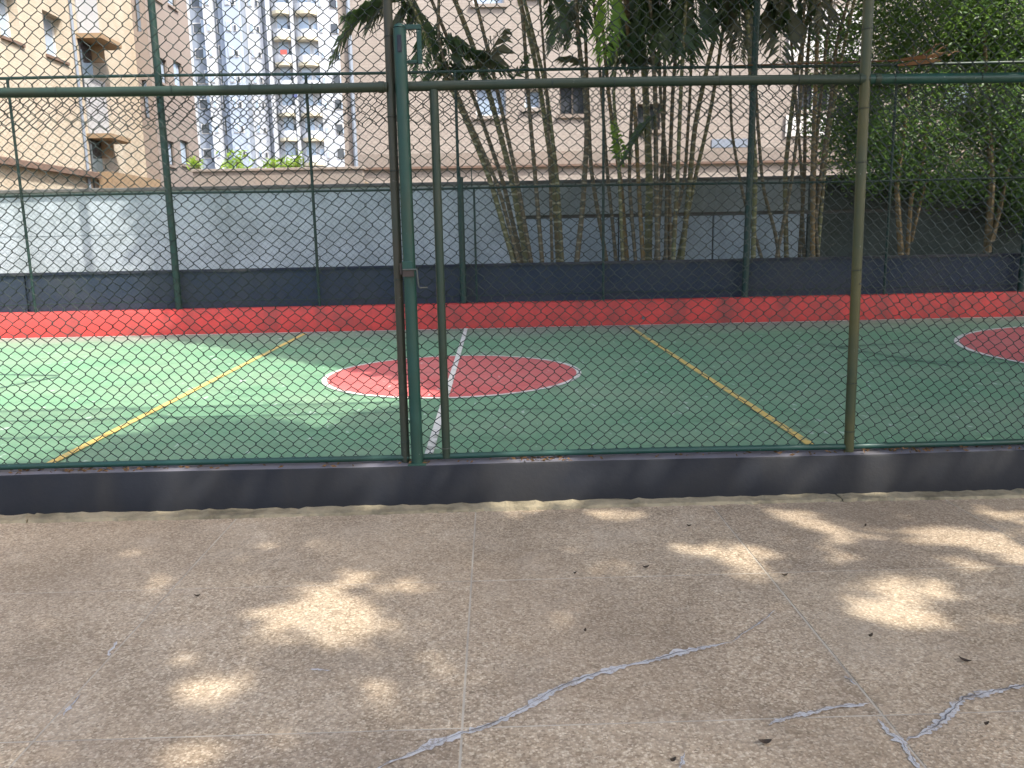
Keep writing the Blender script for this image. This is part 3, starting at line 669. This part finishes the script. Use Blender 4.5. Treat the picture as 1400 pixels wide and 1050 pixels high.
# garden wall joining the two blocks
gw = empty('garden_wall', (-7, 22, -0.3)); tag(gw, 'plain beige garden wall between the two apartment blocks', 'wall')
g0, g1 = atY(263, 228, 22)[0], atY(474, 228, 22)[0]; gz = atY(360, 230, 22)[2]
MB().box(g0, g1+0.4, 22, 22.3, -0.3, gz-0.06).build('wall_face', M['beigelow'], gw)
MB().bbox(g0-0.05, g1+0.45, 21.95, 22.35, gz-0.06, gz, 0.01).build('coping', M['beigelow'], gw)

# two far towers
def tower(name, label, Y, xa, xb, mat, strips, wins, balcs, H=62, F0=31.0, front=None):
    t = empty(name, (atY((xa+xb)/2, 200, Y)[0], Y, -0.3)); tag(t, label, 'building')
    X = lambda x: atY(x, 120, Y)[0]
    MB().box(X(xa), X(xb), Y, Y+16, -0.3, H).build('core', M[mat], t)
    for sx0, sx1, dep, mm in strips:
        MB().box(X(sx0), X(sx1), Y-dep, Y+0.0-0.003, -0.3, H-0.5).build('wall_strip', M[mm], t)
    fh = F0*Y/FPX
    wm = None
    for wx, ww, wh, dep, pn in wins:
        z = atY(wx, 228, Y)[2]-fh*1
        k = 0
        while z+k*fh < H-3:
            zz = z+k*fh+0.9
            f = MB().box(X(wx), X(wx)+ww, Y-dep-0.06, Y-dep-0.003, zz, zz+wh).build('window', M['trim'], t)
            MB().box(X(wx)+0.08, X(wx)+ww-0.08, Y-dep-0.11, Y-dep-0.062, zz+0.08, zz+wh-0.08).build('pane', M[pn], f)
            k += 1
    for bxp, bw, dep in balcs:
        z = atY(bxp, 228, Y)[2]-fh*2; k = 0
        while z+k*fh < H-3:
            zz = z+k*fh; x0 = X(bxp); n = 8
            poly = [(x0, Y-0.003)]+[(x0+bw*(0.5-0.5*math.cos(math.pi*q/n)), Y-dep*(0.35+0.65*math.sin(math.pi*q/n))) for q in range(n+1)]+[(x0+bw, Y-0.003)]
            bl = MB().prism(poly, zz, zz+0.35).build('balcony', M['towerbalc'], t)
            MB().prism([(a, b+0.05) for a, b in poly[1:-1]], zz+0.352, zz+1.15).build('parapet', M['towerwhite'], bl)
            k += 1
    MB().box(X(xa)-0.5, X(xb)+0.5, Y-1.2, Y+16.5, H, H+0.6).build('roof', M['towerwhite'], t)
    return t
tower('shaded_tower', 'white high-rise tower painted in pale blue shade with ribbed facade beside the cream block', 98, 247, 338, 'towergrey',
      [(247, 256, 0.5, 'towershade'), (262, 268, 0.7, 'towerwhite'), (289, 301, 0.9, 'towerwhite'), (307, 316, 0.3, 'towershade'), (316, 337, 1.1, 'towershade')],
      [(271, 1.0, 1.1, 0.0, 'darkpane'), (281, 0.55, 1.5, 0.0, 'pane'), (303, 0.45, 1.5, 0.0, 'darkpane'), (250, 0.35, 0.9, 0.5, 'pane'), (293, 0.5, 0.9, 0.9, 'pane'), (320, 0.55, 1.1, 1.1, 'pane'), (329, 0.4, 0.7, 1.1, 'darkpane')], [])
tower('white_tower', 'bright white high-rise tower with rounded yellow balconies', 100, 334, 472, 'towerwhite',
      [(345, 366, 0.6, 'towerwhite'), (374, 378, 1.4, 'towerwhite'), (405, 409, 1.0, 'towerwhite'), (440, 450, 0.5, 'towerwhite')],
      [(335, 0.5, 1.7, 0.0, 'darkpane'), (340, 0.6, 1.0, 0.0, 'pane'), (368, 0.4, 1.1, 0.0, 'pane'), (384, 1.3, 2.0, 0.0, 'pane'), (413, 1.3, 1.9, 0.0, 'pane'), (432, 0.6, 1.2, 0.0, 'pane'), (349, 0.5, 1.0, 0.6, 'pane'), (358, 0.4, 0.7, 0.6, 'darkpane'), (443, 0.4, 0.8, 0.5, 'pane'), (456, 0.9, 1.2, 0.0, 'darkpane'), (464, 0.4, 0.8, 0.0, 'pane'), (398, 0.4, 1.0, 0.0, 'darkpane')],
      [(380, 2.1, 1.5), (411, 2.4, 1.5)])
p = atY(388, 70, 98.2)
o = MB().box(p[0]-0.4, p[0]+0.35, 98.15, 98.22, p[2]-0.35, p[2]+0.15); o.build('hanging_cloth', M['cloth']); tag(bpy.data.objects['hanging_cloth'], 'red cloth hung over a balcony of the white tower', 'laundry', 'laundry on the white tower')
p = atY(403, 130, 98.2)
o = MB().box(p[0]-0.3, p[0]+0.3, 98.15, 98.22, p[2]-0.3, p[2]+0.2).build('hanging_cloth', M['clothb']); tag(o, 'dark blue cloth hung on a lower balcony of the white tower', 'laundry', 'laundry on the white tower')

# ------------------------------------------------------------------ vegetation
def leaf_cloud(P, size, aspect, name, mat, parent, flat=0.5, seed=1):
    """one leaf-shaped folded blade (4 triangles as 2 quads) per point"""
    r = np.random.default_rng(seed); n = len(P)
    d = r.normal(size=(n, 3)); d[:, 2] = d[:, 2]*flat-0.25; d /= np.linalg.norm(d, axis=1, keepdims=True)
    u = r.normal(size=(n, 3)); u[:, 2] *= flat; s = np.cross(d, u); s /= np.linalg.norm(s, axis=1, keepdims=True)
    nn = np.cross(s, d)
    L = (size*r.uniform(0.6, 1.3, n))[:, None]; Wd = L*aspect*0.5
    P = P-d*L*0.5; b = P; tip = P+d*L; mid = P+d*L*0.45-nn*L*0.04
    l = mid+s*Wd+nn*L*0.06; rr = mid-s*Wd+nn*L*0.06
    V = np.stack([b, rr, tip, l], 1).reshape(-1, 3)
    i = np.arange(n)[:, None]*4
    F = np.concatenate([i+np.array([[0, 1, 2]]), i+np.array([[0, 2, 3]])], 0)
    return np_mesh(name, V, F, mat, parent)

def frond(base, ctrl, tip, mat, parent, n=38, ll=0.42, w=0.008, droop=0.5, seed=0, spread=1.0):
    r = np.random.default_rng(seed); base, ctrl, tip = (np.array(q, float) for q in (base, ctrl, tip))
    B = lambda t: (1-t)**2*base+2*t*(1-t)*ctrl+t*t*tip
    m = MB(); ts = np.linspace(0, 1, 9)
    m.tube([B(t) for t in ts], [0.016*(1-0.75*t) for t in ts], 5)
    for k in range(n):
        t = 0.14+0.86*(k+0.5)/n; p = B(t); d = B(min(1, t+0.02))-B(t-0.02); d /= np.linalg.norm(d)
        side = np.cross(d, [0, 0, 1]); side /= np.linalg.norm(side)+1e-6
        lk = ll*(0.45+0.75*math.sin(math.pi*min(1, 0.18+0.82*t)))*r.uniform(0.85, 1.1)
        for sg in (-1, 1):
            dirn = side*sg*0.8*spread+d*0.62+np.array([0, 0, r.normal(0.10, 0.22)])+d*r.normal(0, .12); dirn /= np.linalg.norm(dirn)
            mid = p+dirn*lk*0.5; end = p+dirn*lk+np.array([0, 0, -droop*lk*r.uniform(0.7, 1.3)])
            wv = np.cross(dirn, np.cross(side*sg, d)); wv /= np.linalg.norm(wv)+1e-6
            wv = d-d.dot(dirn)*dirn; wv /= np.linalg.norm(wv)+1e-6
            m.add([p, mid+wv*w, end, mid-wv*w], [(0, 1, 2), (0, 2, 3)])
    return m.build('frond', mat, parent)

PY = 13.3
def clump(label, stems, fronds, seed, tops=True):
    r = np.random.default_rng(seed)
    b0 = atY(*stems[0][0][0], PY)
    t = empty('areca_palm', (float(b0[0]), PY, 0.82)); tag(t, label, 'palm', 'clumping palms in the planter')
    for si, (px, wpx, mt) in enumerate(stems):
        yo = PY+r.uniform(-0.28, 0.35)
        pts = [atY(x, y, yo) for x, y in px]
        pts[0] = pts[0].copy(); pts[0][2] = min(pts[0][2], 0.80); pts.insert(0, pts[0]+np.array([0, 0, -0.05])) if pts[0][2] > 0.8 else None
        d = pts[-1]-pts[-2]; d /= np.linalg.norm(d); d[2] = abs(d[2])
        zt = r.uniform(5.4, 7.4)
        while pts[-1][2] < zt: pts.append(pts[-1]+d*0.45+np.array([d[0]*0.04, 0, 0]))
        # smooth resample with slight nodes at the leaf scars
        P = np.array(pts); s = np.concatenate([[0], np.cumsum(np.linalg.norm(np.diff(P, axis=0), axis=1))])
        q = np.arange(0, s[-1], 0.17); Q = np.stack([np.interp(q, s, P[:, k]) for k in range(3)], 1)
        for _ in range(2): Q[1:-1] = (Q[:-2]+2*Q[1:-1]+Q[2:])/4
        rad = 0.76*wpx/FPX*PY/2
        pp, rr = [], []
        for k in range(len(Q)-1):
            f = 1.12-0.45*k/len(Q)
            pp += [Q[k], Q[k]+(Q[k+1]-Q[k])*0.13, Q[k]+(Q[k+1]-Q[k])*0.26]; rr += [rad*f, rad*f*1.13, rad*f]
        MB().tube(pp, rr, 8).build('stem', M[mt], t, True)
        top = Q[-1]
        if tops:
            for k in range(3 if seed > 12 else 2):
                an = r.uniform(0, 2*math.pi); ln = r.uniform(1.2, 1.8); c, s_ = math.cos(an), math.sin(an)
                frond(top, top+np.array([c*ln*0.45, s_*ln*0.35, 0.8]), top+np.array([c*ln, s_*ln*0.6, r.uniform(-0.9, 0.3)]), M['frond'], t, seed=seed*100+si*10+k, n=22)
    for k, (b, c, e, mt, ll, yo, sp) in enumerate(fronds):
        f = [atY(*b, PY+yo), atY(*c, PY+yo-0.15), atY(*e, PY+yo-0.35)]
        ln = np.linalg.norm(f[1]-f[0])+np.linalg.norm(f[2]-f[1])
        frond(*f, M[mt], t, seed=seed*77+k, ll=ll*1.15, spread=sp, n=int(8+14*ln), w=0.0075 if mt != 'frondbright' else 0.012)
    return t
G, Bn, Oc = 'stem', 'stem2', 'stem3'
clump('areca palm whose thin stems fan out far to the left', [
    ([(706,352),(670,245),(640,170),(612,110),(580,50),(560,0)], 8.5, G), ([(716,352),(687,245),(645,125),(615,60),(590,0)], 7.5, Bn),
    ([(722,352),(700,245),(670,130),(642,50),(622,0)], 10, G), ([(728,352),(707,245),(688,160),(672,90),(655,20)], 7, Bn),
    ([(712,352),(680,250),(630,140),(598,60),(600,0)], 6, Bn)],
    [((545,2),(485,-8),(452,88),'frond',.30,0,.8), ((548,0),(505,10),(470,22),'frond',.25,.1,.8), ((560,-12),(520,-5),(505,40),'frondgrey',.28,0,.8), ((600,30),(585,40),(572,105),'frond',.28,.1,1),
     ((590,52),(640,45),(668,112),'frond',.30,0,1), ((620,70),(660,58),(700,105),'frond',.26,.1,1), ((600,45),(620,60),(612,112),'frond',.26,.2,1), ((655,105),(668,70),(690,40),'frondgrey',.30,-.1,.7),
     ((530,-18),(560,0),(590,60),'frond',.34,.1,1), ((570,-10),(555,10),(540,62),'frondgrey',.26,0,.9), ((640,100),(600,80),(585,110),'frond',.25,0,1), ((668,88),(640,85),(610,118),'frond',.25,.1,1)], 11)
clump('areca palm with four slim stems left of the thick middle clump', [
    ([(742,353),(732,245),(722,130),(717,50),(712,0)], 7, Bn), ([(764,353),(757,245),(740,130),(727,60),(710,0)], 9, G), ([(769,353),(762,245),(747,120),(722,20)], 7, G),
    ([(787,353),(797,280),(803,180),(800,120),(792,70),(787,0)], 8.5, Bn), ([(831,352),(808,235),(803,120),(800,40)], 7, Bn), ([(755,353),(752,245),(748,130),(738,0)], 5, Bn)],
    [((735,-15),(770,-8),(762,55),'frond',.28,0,1), ((790,0),(770,20),(755,68),'frondgrey',.25,0,1), ((800,-10),(790,10),(782,62),'frond',.28,.1,1), ((800,95),(790,70),(765,80),'frondgrey',.18,0,.9), ((700,110),(712,92),(722,75),'frond',.14,0,.6)], 12)
clump('dense areca palm with the thickest trunk and a bright green young frond', [
    ([(843,352),(837,300),(830,235),(822,120),(817,60)], 6, Bn), ([(858,350),(849,250),(840,190),(832,130),(826,60)], 7.5, Oc), ([(886,352),(888,250),(884,150),(880,80),(875,0)], 13, G),
    ([(916,352),(915,250),(920,120),(925,60)], 7, Bn), ([(920,352),(926,250),(931,120),(935,50)], 7, G), ([(905,352),(936,250),(944,120),(946,40)], 6, Bn),
    ([(931,352),(943,250),(950,170),(965,100),(982,30)], 9, G), ([(925,352),(951,240),(970,160),(980,100),(990,30)], 7, G), ([(870,352),(860,250),(862,190),(865,120),(860,30)], 6, Bn),
    ([(896,352),(905,240),(909,120),(908,30)], 6.5, Bn), ([(880,352),(873,250),(868,150),(860,60)], 7, Oc), ([(852,352),(845,200),(838,130),(845,50)], 6, G), ([(900,352),(897,240),(896,130),(890,30)], 8, Bn), ([(910,352),(912,240),(903,130),(899,30)], 6, Bn)],
    [((828,-40),(836,20),(826,80),'frondbright',.26,-.3,.8), ((905,150),(880,165),(852,222),'frond',.22,-.2,.8), ((852,228),(848,200),(838,165),'frondbright',.14,-.2,.8),
     ((870,-30),(890,-5),(905,80),'frond',.4,0,1), ((900,-30),(930,-5),(920,75),'frond',.4,.1,1), ((890,-30),(860,0),(848,85),'frond',.38,.2,1), ((940,-25),(960,-5),(948,60),'frond',.4,.1,1),
     ((920,-30),(880,-5),(865,60),'frond',.42,.3,1), ((930,-30),(975,-20),(1010,35),'frond',.34,.2,1), ((880,-20),(870,20),(890,95),'frond',.35,.2,1), ((915,-20),(940,10),(935,90),'frond',.35,.3,1), ((840,92),(850,70),(865,92),'frondgrey',.2,.1,1), ((895,95),(880,70),(868,95),'frondgrey',.2,.1,1), ((850,40),(860,55),(845,95),'frond',.3,.2,1)], 13)
clump('areca palm with spreading thin stems beside the olive fence post', [
    ([(1045,346),(1015,265),(1000,180),(998,100),(1000,0)], 5.5, Bn), ([(1030,346),(1033,230),(1028,150),(1024,60)], 8, G), ([(1067,345),(1061,320),(1043,260),(1036,170),(1030,60)], 6, Bn),
    ([(1076,345),(1073,235),(1086,120),(1103,30)], 8, G), ([(1100,345),(1096,235),(1089,150),(1082,60)], 5.5, Bn), ([(1093,345),(1100,240),(1101,120),(1108,30)], 6.5, Bn),
    ([(1112,345),(1111,230),(1114,140),(1118,40)], 8, Oc), ([(1108,345),(1123,235),(1137,130),(1143,60),(1160,0)], 7, Bn), ([(1117,345),(1130,200),(1148,90),(1168,0)], 7, G), ([(1060,345),(1082,250),(1094,150),(1098,50)], 6, Bn), ([(1120,345),(1112,260),(1118,170),(1130,60)], 6, Bn)],
    [((1000,-25),(1010,0),(1022,65),'frondgrey',.32,0,1), ((1060,-20),(1072,10),(1066,85),'frondgrey',.32,0,1), ((1030,-25),(1015,-5),(985,20),'frond',.34,.1,1), ((1040,-20),(1060,0),(1082,45),'frond',.34,.1,1), ((1110,-18),(1130,-8),(1128,38),'frondgrey',.25,0,1), ((1085,-20),(1060,5),(1050,50),'frond',.3,.2,1), ((1020,-20),(1005,20),(1012,80),'frondgrey',.24,.2,1), ((1090,-25),(1110,0),(1105,50),'frond',.3,.2,1)], 14)

def leafy_tree(name, label, cat, group, stems, blobs, n, size, aspect, mat, barkm, seed, holes=()):
    r = np.random.default_rng(seed); b = np.array(stems[0][0][0], float)
    t = empty(name, tuple(float(q) for q in b)); tag(t, label, cat, group)
    for pts, rad in stems: MB().tube(pts, [rad*(1-0.6*k/(len(pts)-1)) for k in range(len(pts))], 7).build('trunk', M[barkm], t, True)
    wts = np.array([q[3]*q[4]*q[5] for q in blobs]); wts = wts/wts.sum(); P = []
    for q, wt in zip(blobs, wts):
        k = int(n*wt); nc = max(4, k//55)
        cc = r.normal(size=(nc, 3)); cc /= np.linalg.norm(cc, axis=1, keepdims=True); cc *= r.uniform(0.25, 1.0, (nc, 1))**0.5
        cen = np.array(q[:3])+cc*np.array(q[3:6])
        P.append(cen[r.integers(0, nc, k)]+r.normal(0, 0.17, (k, 3))*np.array([1, 1, 0.75]))
    P = np.concatenate(P)
    P = P[P[:, 1] > 12.75] if cat != 'shade tree' else P
    leaf_cloud(P, size, aspect, 'crown', M[mat], t, 0.7, seed); return t
def st(px, Y): return [atY(x, y, Y) for x, y in px]
HG = 'leafy trees in the planter'
leafy_tree('hedge_tree', 'small leafy tree just right of the olive fence post', 'tree', HG,
    [(st([(1232,350),(1226,255),(1240,150),(1250,60)], 13.4), .05), (st([(1240,350),(1246,270),(1262,220),(1275,120)], 13.45), .04), (st([(1246,330),(1262,262),(1290,180)], 13.5), .03)],
    [(6.6, 13.7, 3.1, 1.0, .55, 1.0), (7.0, 13.7, 4.9, 1.3, .7, 1.0), (5.75, 13.6, 3.2, .55, .4, .9), (5.5, 13.6, 4.2, .4, .4, .5), (6.9, 13.9, 2.45, .8, .4, .45), (6.2, 13.6, 2.35, .6, .4, .35), (7.4, 13.5, 2.2, .6, .35, .4)], 44000, 0.085, 0.36, 'hedge', 'stem3', 21)
leafy_tree('hedge_tree', 'dense dark leafy tree with forked trunk at the right edge', 'tree', HG,
    [(st([(1350,345),(1356,250),(1352,160),(1345,40)], 13.4), .065), (st([(1356,330),(1375,250),(1392,170)], 13.45), .045), (st([(1352,335),(1368,290),(1378,230)], 13.3), .03)],
    [(8.9, 13.7, 3.0, 1.2, .6, 1.0), (8.6, 13.8, 4.7, 1.3, .7, 1.1), (8.0, 13.7, 3.5, .8, .5, 1.0), (9.4, 13.6, 2.0, .9, .4, .7), (8.3, 13.7, 2.2, .7, .4, .4), (9.0, 13.5, 1.8, .8, .35, .5)], 56000, 0.085, 0.36, 'hedge', 'stem3', 22)
leafy_tree('hedge_tree', 'leafy tree beyond the right edge of the court fence', 'tree', HG,
    [([(11.2, 13.5, .8), (11.1, 13.6, 2.5), (11.3, 13.6, 5)], .06)], [(11.2, 13.7, 3.6, 1.4, .6, 1.8), (11.0, 13.7, 5.2, 1.5, .8, 1.0)], 12000, 0.12, 0.42, 'hedge', 'stem3', 23)
# lime-green garden plants above the garden wall
for i, (x, y, s, lb) in enumerate(((322, 224, .75, 'bushy lime green plant left on top of the garden wall'), (372, 224, .35, 'tiny lime green plant between two larger ones on the wall'), (402, 222, .55, 'lime green plant at the right part of the garden wall'), (268, 222, .3, 'small pale plant by the corner of the cream block'))):
    p = atY(x, y, 24.2); r = np.random.default_rng(50+i)
    t = empty('garden_plant', (float(p[0]), 24.2, float(p[2]-1.2))); tag(t, lb, 'plant', 'plants above the garden wall')
    MB().tube([(p[0], 24.2, p[2]-1.3), (p[0]+.05, 24.2, p[2]+.05)], 0.04, 6).build('stem', M['stem'], t)
    Pp = p+r.normal(0, 1, (int(170*s)+20, 3))*np.array([.30, .3, .26])*s*np.array([1, 1, 1])+np.array([0, 0, -.05])
    leaf_cloud(Pp, 0.30, 0.16, 'foliage', M['lime'], t, 0.9, 60+i)
# planter bed for those plants
o = MB().box(g0, g1+0.4, 22.3, 30, -0.3, gz-0.35).build('raised_bed', M['earth']); tag(o, kind='structure')

# shade trees standing on the forecourt behind and right of the viewer
def inpoly(P, poly):
    x, y = P[:, 0], P[:, 1]; ins = np.zeros(len(P), bool); n = len(poly); j = n-1
    for i in range(n):
        xi, yi = poly[i]; xj, yj = poly[j]
        ins ^= ((yi > y) != (yj > y)) & (x < (xj-xi)*(y-yi)/(yj-yi+1e-12)+xi); j = i
    return ins
court_sun = [atZ(x, y, CZ)[:2] for x, y in ((170,459),(240,465),(300,476),(375,489),(440,502),(500,511),(545,521),(580,531),(612,541),(565,549),(520,556),(478,563),(452,584),(425,583),(395,572),(355,570),(300,566),(240,578),(180,590),(110,610),(50,627),(-80,642))]+[(-9, 4.9), (-14, 4.9), (-14, 12.6)]
def ell(cx, cy, rx, ry, ang=0, n=28):
    a = math.radians(ang); out = []; rx *= 0.86; ry *= 0.84
    for k in range(n):
        t = 2*math.pi*k/n; m_ = 1+0.24*math.sin(3*t+cx)+0.16*math.sin(5*t+cy); u, v = m_*rx*math.cos(t), m_*ry*math.sin(t)
        out.append(atZ(cx+u*math.cos(a)-v*math.sin(a), cy+u*math.sin(a)+v*math.cos(a), GZ)[:2])
    return out
spots = [ell(*q) for q in ((432,852,98,26,9),(478,828,92,13,22),(350,878,26,13),(285,940,48,22),(530,953,44,18),(238,896,26,10),(272,1035,60,16),(213,799,30,9),(445,746,22,7),(490,790,32,10),(555,801,36,10),(590,912,26,8),(480,985,24,9),
    (1218,838,60,26),(1232,808,76,15),(1020,758,48,14),(955,752,56,8),(1105,714,62,12,22),(1045,790,32,8),(770,848,26,9),(842,775,26,9),(1345,744,120,16,14),(1322,769,40,9),(1205,727,26,6),(1378,708,36,11),(1335,850,34,8),(1065,818,18,6),(720,702,34,6),(845,704,46,6),(1150,733,34,6,20),(705,1040,34,12),(985,1015,26,8),(1150,760,26,6),(360,742,30,5),(60,1030,40,12),(700,880,22,7),(860,960,18,7),(930,830,20,6),(640,770,20,5),(1120,930,20,8),(1000,950,14,6),(170,760,24,5),(90,860,22,8),(400,1000,26,9),(1260,960,20,7),(560,740,18,4),(770,760,18,5),(1290,800,24,6),(1180,1020,20,8),(620,1000,18,7),(330,790,18,5))]
def canopy(N, lo, hi, near_floor, size):
    """leaf positions of the shade trees: crowns closed except for their gaps to the sun"""
    H = rng.uniform(lo, hi, (N, 2)); keep = np.ones(N, bool)
    if near_floor:
        for k in range(4):
            jf = H+rng.normal(0, 0.06, H.shape)
            for sp_ in spots: keep &= ~inpoly(jf, sp_)
    else:
        for k in range(5):
            jit = H+rng.normal(0, 0.10, H.shape); keep &= ~inpoly(jit, court_sun)
        for Yw, z0, z1, Xe in ((12.65, 0, 1.1, -5.3), (14.2, 0.6, 2.8, -6.1)):      # far kerb, planter wall, boundary wall
            t = (Yw-H[:, 1])/SUN[1]; wX = H[:, 0]+SUN[0]*t; wz = SUN[2]*t
            keep &= ~((wz > z0-0.4) & (wz < z1+0.3) & (wX+rng.normal(0, 0.15, N)+0.1*wz < Xe+0.35))
        keep &= H[:, 1] < np.where(H[:, 0] < 0.5, 15.6, np.where(H[:, 0] < 4.2, 15.5, 14.05))
    for X, dx, ry in ((0.10, .075, .14), (0.33, .05, .13), (0.50, .045, .13), (-1.9, .10, .05), (2.35, .08, .06), (-0.72, .05, .07), (1.85, .04, .06)):
        keep &= ((H[:, 0]-(X-.07))/(dx+.05))**2+((H[:, 1]-4.82)/(ry+.05))**2 > 1
    h = H[keep]; z0 = GZ if near_floor else 0.0
    hh = 7.2+2.2*rng.random(len(h))+0.9*np.sin(h[:, 0]*0.5)*np.cos(h[:, 1]*0.6)
    return np.stack([h[:, 0]+SUN[0]/SUN[2]*(hh-z0), h[:, 1]+SUN[1]/SUN[2]*(hh-z0), hh], 1)
LPs = [(canopy(110000, [-7, 0.2], [8, 4.8], True, .16), .16), (canopy(150000, [-9.5, 4.8], [15, 15.6], False, .28), .28)]
trunks = [((3.6, -1.6), 'broad shade tree standing behind the viewer over the paving'), ((-2.6, -3.4), 'shade tree behind the viewer towards the left'), ((10.2, 2.6), 'shade tree on the paving right of the view'), ((15.2, 9.2), 'large shade tree beyond the right end of the court'), ((8.0, -5.5), 'shade tree behind the viewer towards the right')]
TX = np.array([t[0] for t in trunks]); nears = [np.argmin(((LP[:, None, :2]-TX[None])**2).sum(-1), 1) for LP, _ in LPs]
sun_polys = [court_sun]+spots
for i, ((tx, ty), lb) in enumerate(trunks):
    t = empty('shade_tree', (tx, ty, -0.35)); tag(t, lb, 'shade tree', 'shade trees around the viewer')
    r = np.random.default_rng(90+i); parts = [(LP[nr == i], sz) for (LP, sz), nr in zip(LPs, nears)]
    MB().tube([(tx, ty, -0.4), (tx+.05, ty, 1.5), (tx-.05, ty+.1, 3.5), (tx+.1, ty+.1, 5.4)], [.26, .2, .17, .13], 10).build('trunk', M['bark'], t, True)
    pts = np.concatenate([q[0] for q in parts]); made = 0
    for q in pts[r.choice(len(pts), 60, replace=False)]:
        a = np.array([tx+.05, ty+.1, r.uniform(3.8, 5.2)]); mid = a*0.45+q*0.55+np.array([0, 0, 0.6])
        line = [a, a*0.7+mid*0.3+np.array([0, 0, .25]), mid, q]
        fall = np.array([(u*(1-f)+v*f)[:2]-SUN[:2]/SUN[2]*((u*(1-f)+v*f)[2]-GZ*.6) for u, v in zip(line[:-1], line[1:]) for f in np.linspace(0, 1, 12)]); fall = np.concatenate([fall, fall+[.12, .0], fall-[.12, 0], fall+[0, .12], fall-[0, .12]])
        if any(inpoly(fall, sp_).any() for sp_ in sun_polys): continue
        MB().tube(line, [.08, .06, .04, .015], 6).build('limb', M['bark'], t, True); made += 1
        if made >= 8: break
    for (pp, sz) in parts:
        if len(pp): leaf_cloud(pp, sz, 0.55, 'crown', M['shade'], t, 0.35, 200+i)

# ------------------------------------------------------------------ small things
def leaf_on_floor(px, L, wd, ang, label, mat, name='fallen_leaf', curl=0.012):
    p = atZ(*px, GZ+0.003); c, s = math.cos(ang), math.sin(ang); n = 6; vs = []
    for k in range(n+1):
        t = k/n; ww = wd*math.sin(math.pi*(0.04+0.92*t))**0.8; z = curl*(abs(t-0.5)*2)**2+0.002
        for e, zz in ((-1, curl*0.5), (0, 0), (1, curl*0.6)):
            u, v = (t-0.5)*L, e*ww/2; vs.append((p[0]+u*c-v*s, p[1]+u*s+v*c, p[2]+z+zz*(ww/wd)))
    o = MB().add(vs, [(3*k+j, 3*k+j+1, 3*k+j+4, 3*k+j+3) for k in range(n) for j in (0, 1)]).build(name, mat)
    tag(o, label, 'leaf', 'fallen leaves on the paving'); return o
for px, L, wd, an, lb in (((883, 777), .035, .018, .2, 'dark curled leaf on the paving, left of the nearest joint crossing'), ((1046, 1017), .042, .022, 0.0, 'dark leaf near the bottom edge, under the short crack'),
    ((1319, 905), .045, .018, -.8, 'dark leaf above the right-hand crack'), ((1190, 871), .025, .015, .5, 'small dark leaf below the large bright sun patch'), ((1073, 788), .03, .012, .1, 'thin dark leaf lying on the long cross joint'),
    ((1183, 720), .025, .012, .9, 'tiny dark leaf near the plinth, right part'), ((942, 720), .028, .012, -.2, 'tiny brown leaf in front of the plinth, middle'), ((800, 864), .016, .012, 1.2, 'tiny dark speck of leaf right of the centre of the paving'), ((920, 1042), .022, .014, .4, 'tiny dark leaf at the bottom edge of the picture'),
    ((1348, 992), .02, .012, .2, 'tiny dark leaf below the right-hand crack'), ((786, 785), .018, .01, .2, 'tiny dark leaf on the cross joint, left of the others'), ((270, 816), .03, .006, .1, 'thin brown twig-like leaf beside the left joint')):
    leaf_on_floor(px, L, wd, an, lb, M['dark_leaf'])
# dry leaf litter caught under the bottom rail
r = np.random.default_rng(5); n = 420
xx = np.concatenate([r.uniform(-3.2, 3.6, 180), r.normal(-2.35, .25, 70), r.normal(2.6, .5, 120), r.normal(0.25, .1, 50)])
Pp = np.stack([xx, r.uniform(4.79, 4.93, n), r.uniform(0.003, 0.016, n)], 1)
o = leaf_cloud(Pp, 0.032, 0.4, 'leaf_litter', M['dry'], None, 0.15, 5); tag(o, 'brown dry leaf litter caught under the bottom rail of the near fence', 'litter', kind='stuff')
# dry palm sheath lying on the far fence's top rail
a = atY(1226, 83, FF-.05); b = atY(1285, 76, FF-.05)
sh = empty('dry_palm_sheath', tuple(a)); tag(sh, 'reddish dry palm sheath with twigs caught on the far top rail', 'palm sheath')
for dz, dy, mt in ((0.0, 0.0, 'dryred'), (-0.075, -0.05, 'dryred')):
    vs = []; n = 10
    for k in range(n+1):
        t = k/n; p = a+(b-a)*t; ww = 0.045*math.sin(math.pi*(0.1+0.8*t))**.6
        vs += [(p[0], p[1]+dy-ww, p[2]+dz+ww*.6), (p[0], p[1]+dy, p[2]+dz-ww*.5), (p[0], p[1]+dy+ww, p[2]+dz+ww*.6)]
    MB().add(vs, [(3*k+j, 3*k+j+1, 3*k+j+4, 3*k+j+3) for k in range(n) for j in (0, 1)]).build('sheath', M[mt], sh, True)
r = np.random.default_rng(8)
for k in range(9):
    q = b+np.array([r.uniform(-.3, .1), r.uniform(-.05, .05), r.uniform(-.05, .05)]); e = q+np.array([r.uniform(.1, .35), r.uniform(-.1, .1), r.uniform(0.0, .22)])
    MB().tube([q, (q+e)/2+np.array([0, 0, .03]), e], [.012, .008, .003], 5).build('twig', M['dry'], sh)
q0 = atY(1000, 88.5, FF); q1 = atY(1225, 83.5, FF)
MB().tube([q0+np.array([0, -.03, -.02]), (q0+q1)/2+np.array([0, -.03, -.01]), q1+np.array([0, -.03, 0])], [.008, .012, .014], 6).build('rachis', M['dry'], sh, True)
